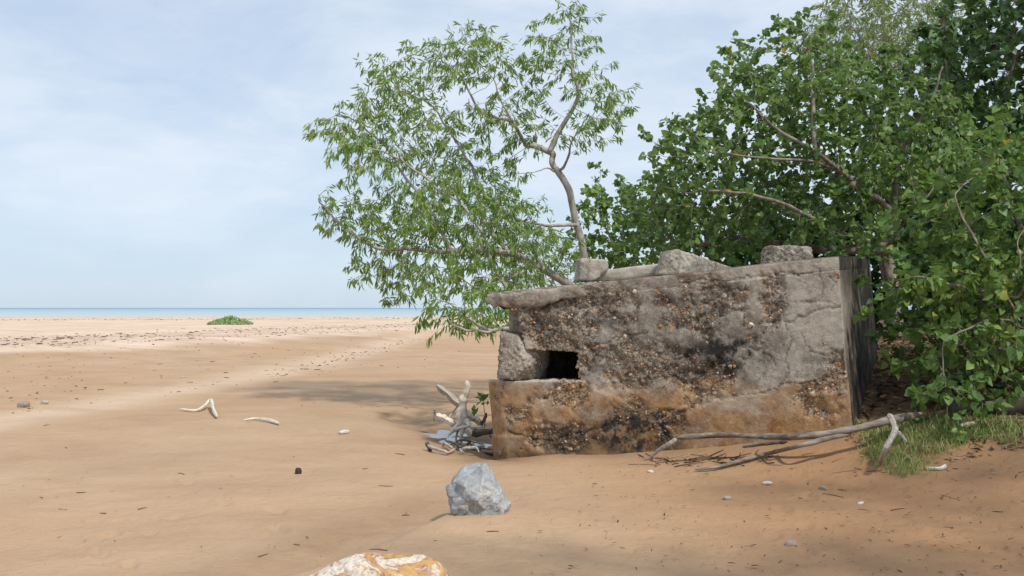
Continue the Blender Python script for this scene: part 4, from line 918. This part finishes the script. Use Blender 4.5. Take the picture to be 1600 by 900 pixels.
for k, (cx, d, sc, lb, ex) in enumerate(((1190, 18.2, 1.0, "shaded thicket tree filling the gap above the middle of the roof", 0), (1390, 17.6, 1.15, "shaded thicket tree behind the bunker's right end wall", 0), (1560, 15.4, 1.1, "shaded thicket tree at the right edge behind the drooping shrub", 0), (1480, 20.5, 1.5, "tallest shaded tree at the back of the thicket on the right", -140))):
    tl = [L([(cx, 520), (cx+5, 430+ex*.3), (cx-5, 340+ex)], [d]*3, .09, .03, True), L([(cx, 470), (cx-60, 420+ex*.4), (cx-110, 370+ex*.5)], [d, d-.2, d-.3], .05, .012), L([(cx, 460), (cx+60, 400+ex*.4), (cx+110, 340+ex*.5)], [d, d-.2, d-.3], .05, .012)]
    te = [(cx, 350+ex, 110*sc, 70*sc, d, 1.2, 420), (cx-70*sc, 410+ex*.5, 70*sc, 45*sc, d-.3, 1.0, 260), (cx+70*sc, 400+ex*.5, 75*sc, 50*sc, d-.3, 1.0, 280), (cx, 430, 110*sc, 40*sc, d-.2, 1.0, 300), (cx, 490, 100*sc, 24*sc, d, .9, 160)]
    if ex: te += [(cx, 150, 150, 90, d, 1.3, 400), (cx+60, 60, 120, 70, d, 1.3, 300)]
    build_tree("thicket_tree", lb, "tree", tl, te, 'bark_dark', 'leaf_dark', heart, HB, step=.19, infl=2.2, kill=.24, iters=50, trop=.02, clump=20, seed=81+k, rt=.004, per=7, size=(.11, .18), droop=.2, up=.4, maxtips=3, spread=.75)
# the tree that shades the foreground stands just outside the right of the frame
tr = on_ground(6.3, 2.4)
ol = [([tr-[0, 0, .3], tr+[-.2, .1, 1.6], tr+[-.8, .3, 3.2], tr+[-1.6, .6, 4.6]], .16, .08, True), ([tr+[-.8, .3, 3.2], tr+[-2.0, .8, 4.2], tr+[-3.2, 1.2, 4.9], tr+[-4.0, 1.4, 5.3]], .07, .015, False), ([tr+[-.8, .3, 3.2], tr+[-.9, 1.5, 4.0], tr+[-.9, 2.6, 4.8]], .07, .015, False)]
def wpx(x, y, z, rx, rz, ry, n):
    px, py = proj(np.array([[x, y, z]])); d = float((np.array([x, y, z])-EYE)@FW); return (float(px[0]), float(py[0]), rx/d*FPX, rz/d*FPX, d, ry, n)
oe = [wpx(3.7, 3.0, 5.2, 1.0, .4, .45, 200), wpx(2.6, 3.3, 5.4, .7, .3, .35, 120), wpx(5.2, 3.2, 5.0, .9, .5, .8, 200), wpx(6.2, 5.4, 4.9, 1.0, .5, .7, 220), wpx(5.0, 3.2, 5.6, 1.0, .5, .8, 160), wpx(7.0, 4.2, 5.0, 1.0, .6, 1.0, 200), wpx(5.2, 5.5, 5.6, .7, .35, .3, 120), wpx(6.3, 5.8, 5.5, .8, .4, .4, 170), wpx(7.4, 6.1, 5.3, .8, .4, .5, 170)]
build_tree("shade_tree", "tree overhanging the foreground from beyond the right of the frame, casting streaky shade", "tree", ol, oe, 'bark_brown', 'leaf_hibiscus', heart, None,
           step=.16, infl=2.2, kill=.2, iters=50, trop=.03, clump=24, seed=95, rt=.003, per=4, size=(.08, .13), droop=.25, up=.4, maxtips=3, spread=.7)

# sapling by the puddle
b = P(757, 668, 13.2)
r = empty("sapling", b, "thin green sapling rising from the driftwood beside the bunker", "sapling")
g = Geo(); V, F = stick([b, P(758, 650, 13.2), P(756, 636, 13.2), P(756, 622, 13.2)], .007, .004, 6, 16, .1, 3); g.add(V, F)
V, F = stick([b, P(750, 662, 13.2), P(741, 652, 13.2)], .006, .003, 6, 12, .1, 4); g.add(V, F); obj("stem", g.mesh("sapling_stem"), MAT['bark_brown'], r)
g = Geo()
for (c, n) in ((P(757, 625, 13.2), 22), (P(741, 647, 13.2), 9)):
    d = norm(rng.normal(size=(n, 3))+[0, 0, .9]); leaves_geo(g, leaf_simple(), c+rng.normal(size=(n, 3))*[.03, .03, .035], d, norm(rng.normal(size=(n, 3))+[0, 0, 1]), .06+.05*rng.random(n), rng.random(n)*.8)
obj("foliage", g.mesh("sapling_foliage"), MAT['leaf_bright'], r)
# low dune plant far out on the beach
c = G(360, 507)
n = 2600; a = rng.random(n)*2*np.pi; q = np.sqrt(rng.random(n)); xx = q*np.cos(a)*1.35*(c[1]/62); yy = q*np.sin(a)*1.2
h = .40*(1-q**2)*(.75+.5*vnoise(np.stack([xx*2.2, yy*2, xx*0], 1), 3))*(c[1]/62)
g = Geo(); pos = np.stack([c[0]+xx, c[1]+yy, terrain(c[0]+xx, c[1]+yy)+np.maximum(h, 0)*rng.random(n)**.4], 1)
leaves_geo(g, leaf_simple(), pos, norm(rng.normal(size=(n, 3))+[0, 0, 1.0]), norm(rng.normal(size=(n, 3))), .12+.12*rng.random(n), rng.random(n))
me = g.mesh("dune_plant"); o = obj("dune_plant", me, MAT['dune']); tag(o, "low round patch of green dune plant on the pale far beach", "plant")

# ------------------------------------------------------------------ grass, litter, debris
def grass():
    g = Geo(); pts = []
    for (cx, cy, rx, ry, n) in ((1405, 705, 58, 30, 240), (1445, 690, 60, 22, 200), (1500, 680, 70, 16, 200), (1560, 672, 60, 14, 170), (1420, 738, 30, 6, 40), (1360, 668, 30, 10, 50), (1450, 660, 60, 10, 90), (1375, 690, 30, 22, 80), (1585, 690, 30, 8, 30)):
        for _ in range(n):
            a = rng.random()*2*np.pi; q = math.sqrt(rng.random()); pts.append(G(cx+rx*q*math.cos(a), cy+ry*q*math.sin(a)))
    pts = np.array(pts); m = 4; base = np.repeat(pts, m, 0); N = len(base)
    base[:, :2] += rng.normal(size=(N, 2))*.055; base[:, 2] = terrain(base[:, 0], base[:, 1])-.01
    az = rng.random(N)*2*np.pi; H = (.03+.13*rng.random(N)**1.6); bend = .3+.9*rng.random(N)
    dr = np.stack([np.cos(az), np.sin(az), az*0], 1); sd = np.stack([-np.sin(az), np.cos(az), az*0], 1)
    rows = []
    for f, w in ((0, 1), (.4, .9), (.75, .6), (1, .08)):
        c = base+dr*(bend*H*f*f)[:, None]+np.array([0, 0, 1])*(H*(f-.25*bend*f*f))[:, None]
        rows += [c-sd*.0035*w, c+sd*.0035*w]
    V = np.stack(rows, 1).reshape(-1, 3); off = (np.arange(N)*8)[:, None, None]
    F = (np.array([[0, 1, 3, 2], [2, 3, 5, 4], [4, 5, 7, 6]])[None]+off).reshape(-1, 4)
    g.add(V, [F], rnd=np.repeat(np.clip(rng.random(N)*.9+.25*fbm(base*2, 2, 5), 0, 1), 8))
    tag(obj("grass", g.mesh("grass"), MAT['grass']), "short green grass along the foot of the shoreline trees", "grass", kind="stuff")
grass()
def flat_leaves(g, xy, size, tmpl):
    n = len(xy); z = terrain(xy[:, 0], xy[:, 1]); pos = np.stack([xy[:, 0], xy[:, 1], z+.008+.012*rng.random(n)], 1)
    d = norm(np.stack([rng.normal(size=n), rng.normal(size=n), rng.normal(size=n)*.22], 1)); nr = norm(np.stack([rng.normal(size=n)*.35, rng.normal(size=n)*.35, np.ones(n)], 1))
    leaves_geo(g, tmpl, pos, d, nr, size, rng.random(n)**1.2)
def twigs(g, xy, lo, hi, r):
    for (x, y) in xy:
        l = lo+(hi-lo)*rng.random()**2; a = rng.random()*np.pi; p = on_ground(x, y, r); e = on_ground(x+l*math.cos(a), y+l*math.sin(a), r*.8); mid = (p+e)/2+[rng.normal()*l*.08, rng.normal()*l*.08, r*1.5*rng.random()]
        V, F = tube_vf(np.array([p, mid, e]), np.array([r, r*.9, r*.5]), 4); g.add(V, F, rnd=rng.random())
def litter():
    g = Geo(); n = 16000
    x = 3.3+6.5*rng.random(n); y = 9.2+8*rng.random(n)
    k = (.194*(x-3.5)+.183*(y-10.6)+.38) > .30+.18*rng.normal(size=n)
    flat_leaves(g, np.stack([x, y], 1)[k], .05+.06*rng.random(k.sum()), leaf_wattle())
    k2 = k & (rng.random(n) < .45); flat_leaves(g, np.stack([x, y], 1)[k2]+.05, .04+.05*rng.random(k2.sum()), leaf_simple())
    m = 420; x = 3.4+5.5*rng.random(m); y = 9.6+6*rng.random(m); k = (.194*(x-3.5)+.183*(y-10.6)+.38) > .38
    twigs(g, np.stack([x, y], 1)[k], .1, .7, .007)
    tag(obj("leaf_litter", g.mesh("leaf_litter"), MAT['litter']), "brown dead leaves and twigs on the ground under the trees", "leaf litter", kind="stuff")
litter()
def debris():
    g = Geo(); n = 640                                      # scattered on the near sand, thickest at the right
    px = 800+800*rng.random(n)**.75; py = 720+180*rng.random(n)
    xy = np.array([G(a, b)[:2] for a, b in zip(px, py)]); flat_leaves(g, xy, .018+.045*rng.random(n)**2, leaf_wattle())
    px = 1000+220*rng.random(170); py = 712+18*rng.random(170)
    xy = np.array([G(a, b)[:2] for a, b in zip(px, py)]); flat_leaves(g, xy, .03+.04*rng.random(170), leaf_wattle()); twigs(g, xy[:40], .08, .35, .006)
    px = 20+760*rng.random(260); py = 630+260*rng.random(260)
    xy = np.array([G(a, b)[:2] for a, b in zip(px, py)]); flat_leaves(g, xy, .010+.035*rng.random(260)**3, leaf_wattle()); twigs(g, xy[:24], .05, .2, .004)
    px = 1250+350*rng.random(34); py = 690+140*rng.random(34)**1.6; xy = np.array([G(a, b)[:2] for a, b in zip(px, py)]); twigs(g, xy, .04, .22, .0035)
    tag(obj("debris", g.mesh("debris"), MAT['litter']), "small dry leaves and twigs scattered over the near sand", "debris", kind="stuff")
debris()
def wrack():
    g = Geo(); D, F = ico(1); sp = []
    for _ in range(520):
        px = 720*rng.random(); sp.append((px, 553-.05*px+95*rng.random()**1.4*(1-.45*px/720), .024))
    for _ in range(620):
        px = 720*rng.random(); sp.append((px, np.interp(px, [0, 250, 400, 720], [531, 521, 514, 506])+2.2*rng.normal(), .05))
    for _ in range(500):
        px = 720*rng.random(); sp.append((px, np.interp(px, [0, 250, 400, 720], [540, 530, 521, 511])+3.0*rng.normal(), .04))
    for _ in range(500):
        px = 720*rng.random(); sp.append((px, np.interp(px, [0, 720], [500, 497])+.8*rng.normal(), .07))
    for _ in range(200):
        t = rng.random(); sp.append((420+260*t, 590-68*t+3.5*rng.normal(), .032))
    for (px, py, s) in sp:
        p = G(px, py); k = p[1]/30; sc = s*(.30+rng.random()**3*1.1)
        a = rng.random()*np.pi; el = np.array([sc*(1+2.5*rng.random()**2), sc*.7, sc*.45]); V = rotz(D*el, a)+p+[0, 0, sc*.2]; g.add(V, [F], rnd=rng.random()**1.1)
    tag(obj("beach_wrack", g.mesh("beach_wrack", False), MAT['wrack']), "lines of dark washed up seaweed bits and shell along the far beach", "wrack", kind="stuff")
wrack()

# ------------------------------------------------------------------ light and sky
EL = math.radians(53); AZ = np.array([.62, -.785])
SD = np.array([AZ[0]*math.cos(EL), AZ[1]*math.cos(EL), math.sin(EL)])
sun = bpy.data.lights.new("sun", 'SUN'); sun.energy = 3.0; sun.angle = math.radians(4.0); sun.color = (1.0, .95, .87)
so = bpy.data.objects.new("sun", sun); COL.objects.link(so); so.rotation_euler = Vector(SD).to_track_quat('Z', 'Y').to_euler(); so.location = (10, -10, 20)
W = bpy.data.worlds.new("World"); S.world = W; W.use_nodes = True; nt = W.node_tree; nt.nodes.clear()
def wn(ty, ins=None, **kw):
    d = nt.nodes.new(ty)
    for k, v in kw.items(): setattr(d, k, v)
    for k, v in (ins or {}).items():
        if isinstance(v, bpy.types.NodeSocket): nt.links.new(v, d.inputs[k])
        else: d.inputs[k].default_value = v
    return d
sky = wn('ShaderNodeTexSky', sky_type='NISHITA', sun_disc=False, sun_elevation=EL, sun_rotation=math.atan2(SD[0], SD[1]), air_density=1.0, dust_density=.4, ozone_density=2.0)
tc = wn('ShaderNodeTexCoord').outputs['Generated']; sx = wn('ShaderNodeSeparateXYZ', {0: tc})
er = wn('ShaderNodeValToRGB', {'Fac': sx.outputs[2]}); er.color_ramp.elements[0].color = (.50, .655, .85, 1); er.color_ramp.elements[1].color = (.60, .72, .88, 1); er.color_ramp.elements[1].position = .20
vm = wn('ShaderNodeVectorMath', {0: er.outputs['Color'], 1: (9.6, 9.6, 9.6)}, operation='MULTIPLY')
hz = wn('ShaderNodeMix', {0: .72}, data_type='RGBA'); nt.links.new(sky.outputs[0], hz.inputs[6]); nt.links.new(vm.outputs[0], hz.inputs[7])
def cloud(scale, loc, det, rough, dist, lo, hi):
    n = wn('ShaderNodeTexNoise', {'Vector': wn('ShaderNodeMapping', {'Vector': tc, 'Scale': scale, 'Location': loc}).outputs[0], 'Scale': 1.0, 'Detail': det, 'Roughness': rough, 'Distortion': dist})
    r = wn('ShaderNodeValToRGB', {'Fac': n.outputs['Fac']}); r.color_ramp.elements[0].position = lo; r.color_ramp.elements[1].position = hi; return r.outputs['Color']
c1 = cloud((3.0, 3.0, 9.0), (1.3, 0, .4), 8, .58, .5, .36, .72); c2 = cloud((9.0, 9.0, 26.0), (.4, 2.0, .9), 8, .6, .3, .42, .75)
cm = wn('ShaderNodeMath', {0: c1, 1: .78}, operation='MULTIPLY'); cn = wn('ShaderNodeMath', {0: c2, 1: .28}, operation='MULTIPLY')
cs = wn('ShaderNodeMath', {0: cm.outputs[0], 1: cn.outputs[0]}, operation='ADD', use_clamp=True)
el = wn('ShaderNodeMapRange', {0: sx.outputs[2], 1: .0, 2: .11, 3: .35, 4: 1.0}); cf = wn('ShaderNodeMath', {0: cs.outputs[0], 1: el.outputs[0]}, operation='MULTIPLY', use_clamp=True)
mx = wn('ShaderNodeMix', data_type='RGBA'); nt.links.new(cf.outputs[0], mx.inputs[0]); nt.links.new(hz.outputs[2], mx.inputs[6]); mx.inputs[7].default_value = (7.7, 8.2, 8.9, 1)
bg = wn('ShaderNodeBackground', {'Color': mx.outputs[2], 'Strength': .10}); ow = wn('ShaderNodeOutputWorld', {'Surface': bg.outputs[0]})
vs = S.view_settings; vs.view_transform = 'Standard'; vs.look = 'None'; vs.exposure = .18; vs.gamma = 1; vs.use_curve_mapping = False
S.cycles.max_bounces = 8; S.cycles.diffuse_bounces = 3; S.cycles.transparent_max_bounces = 4
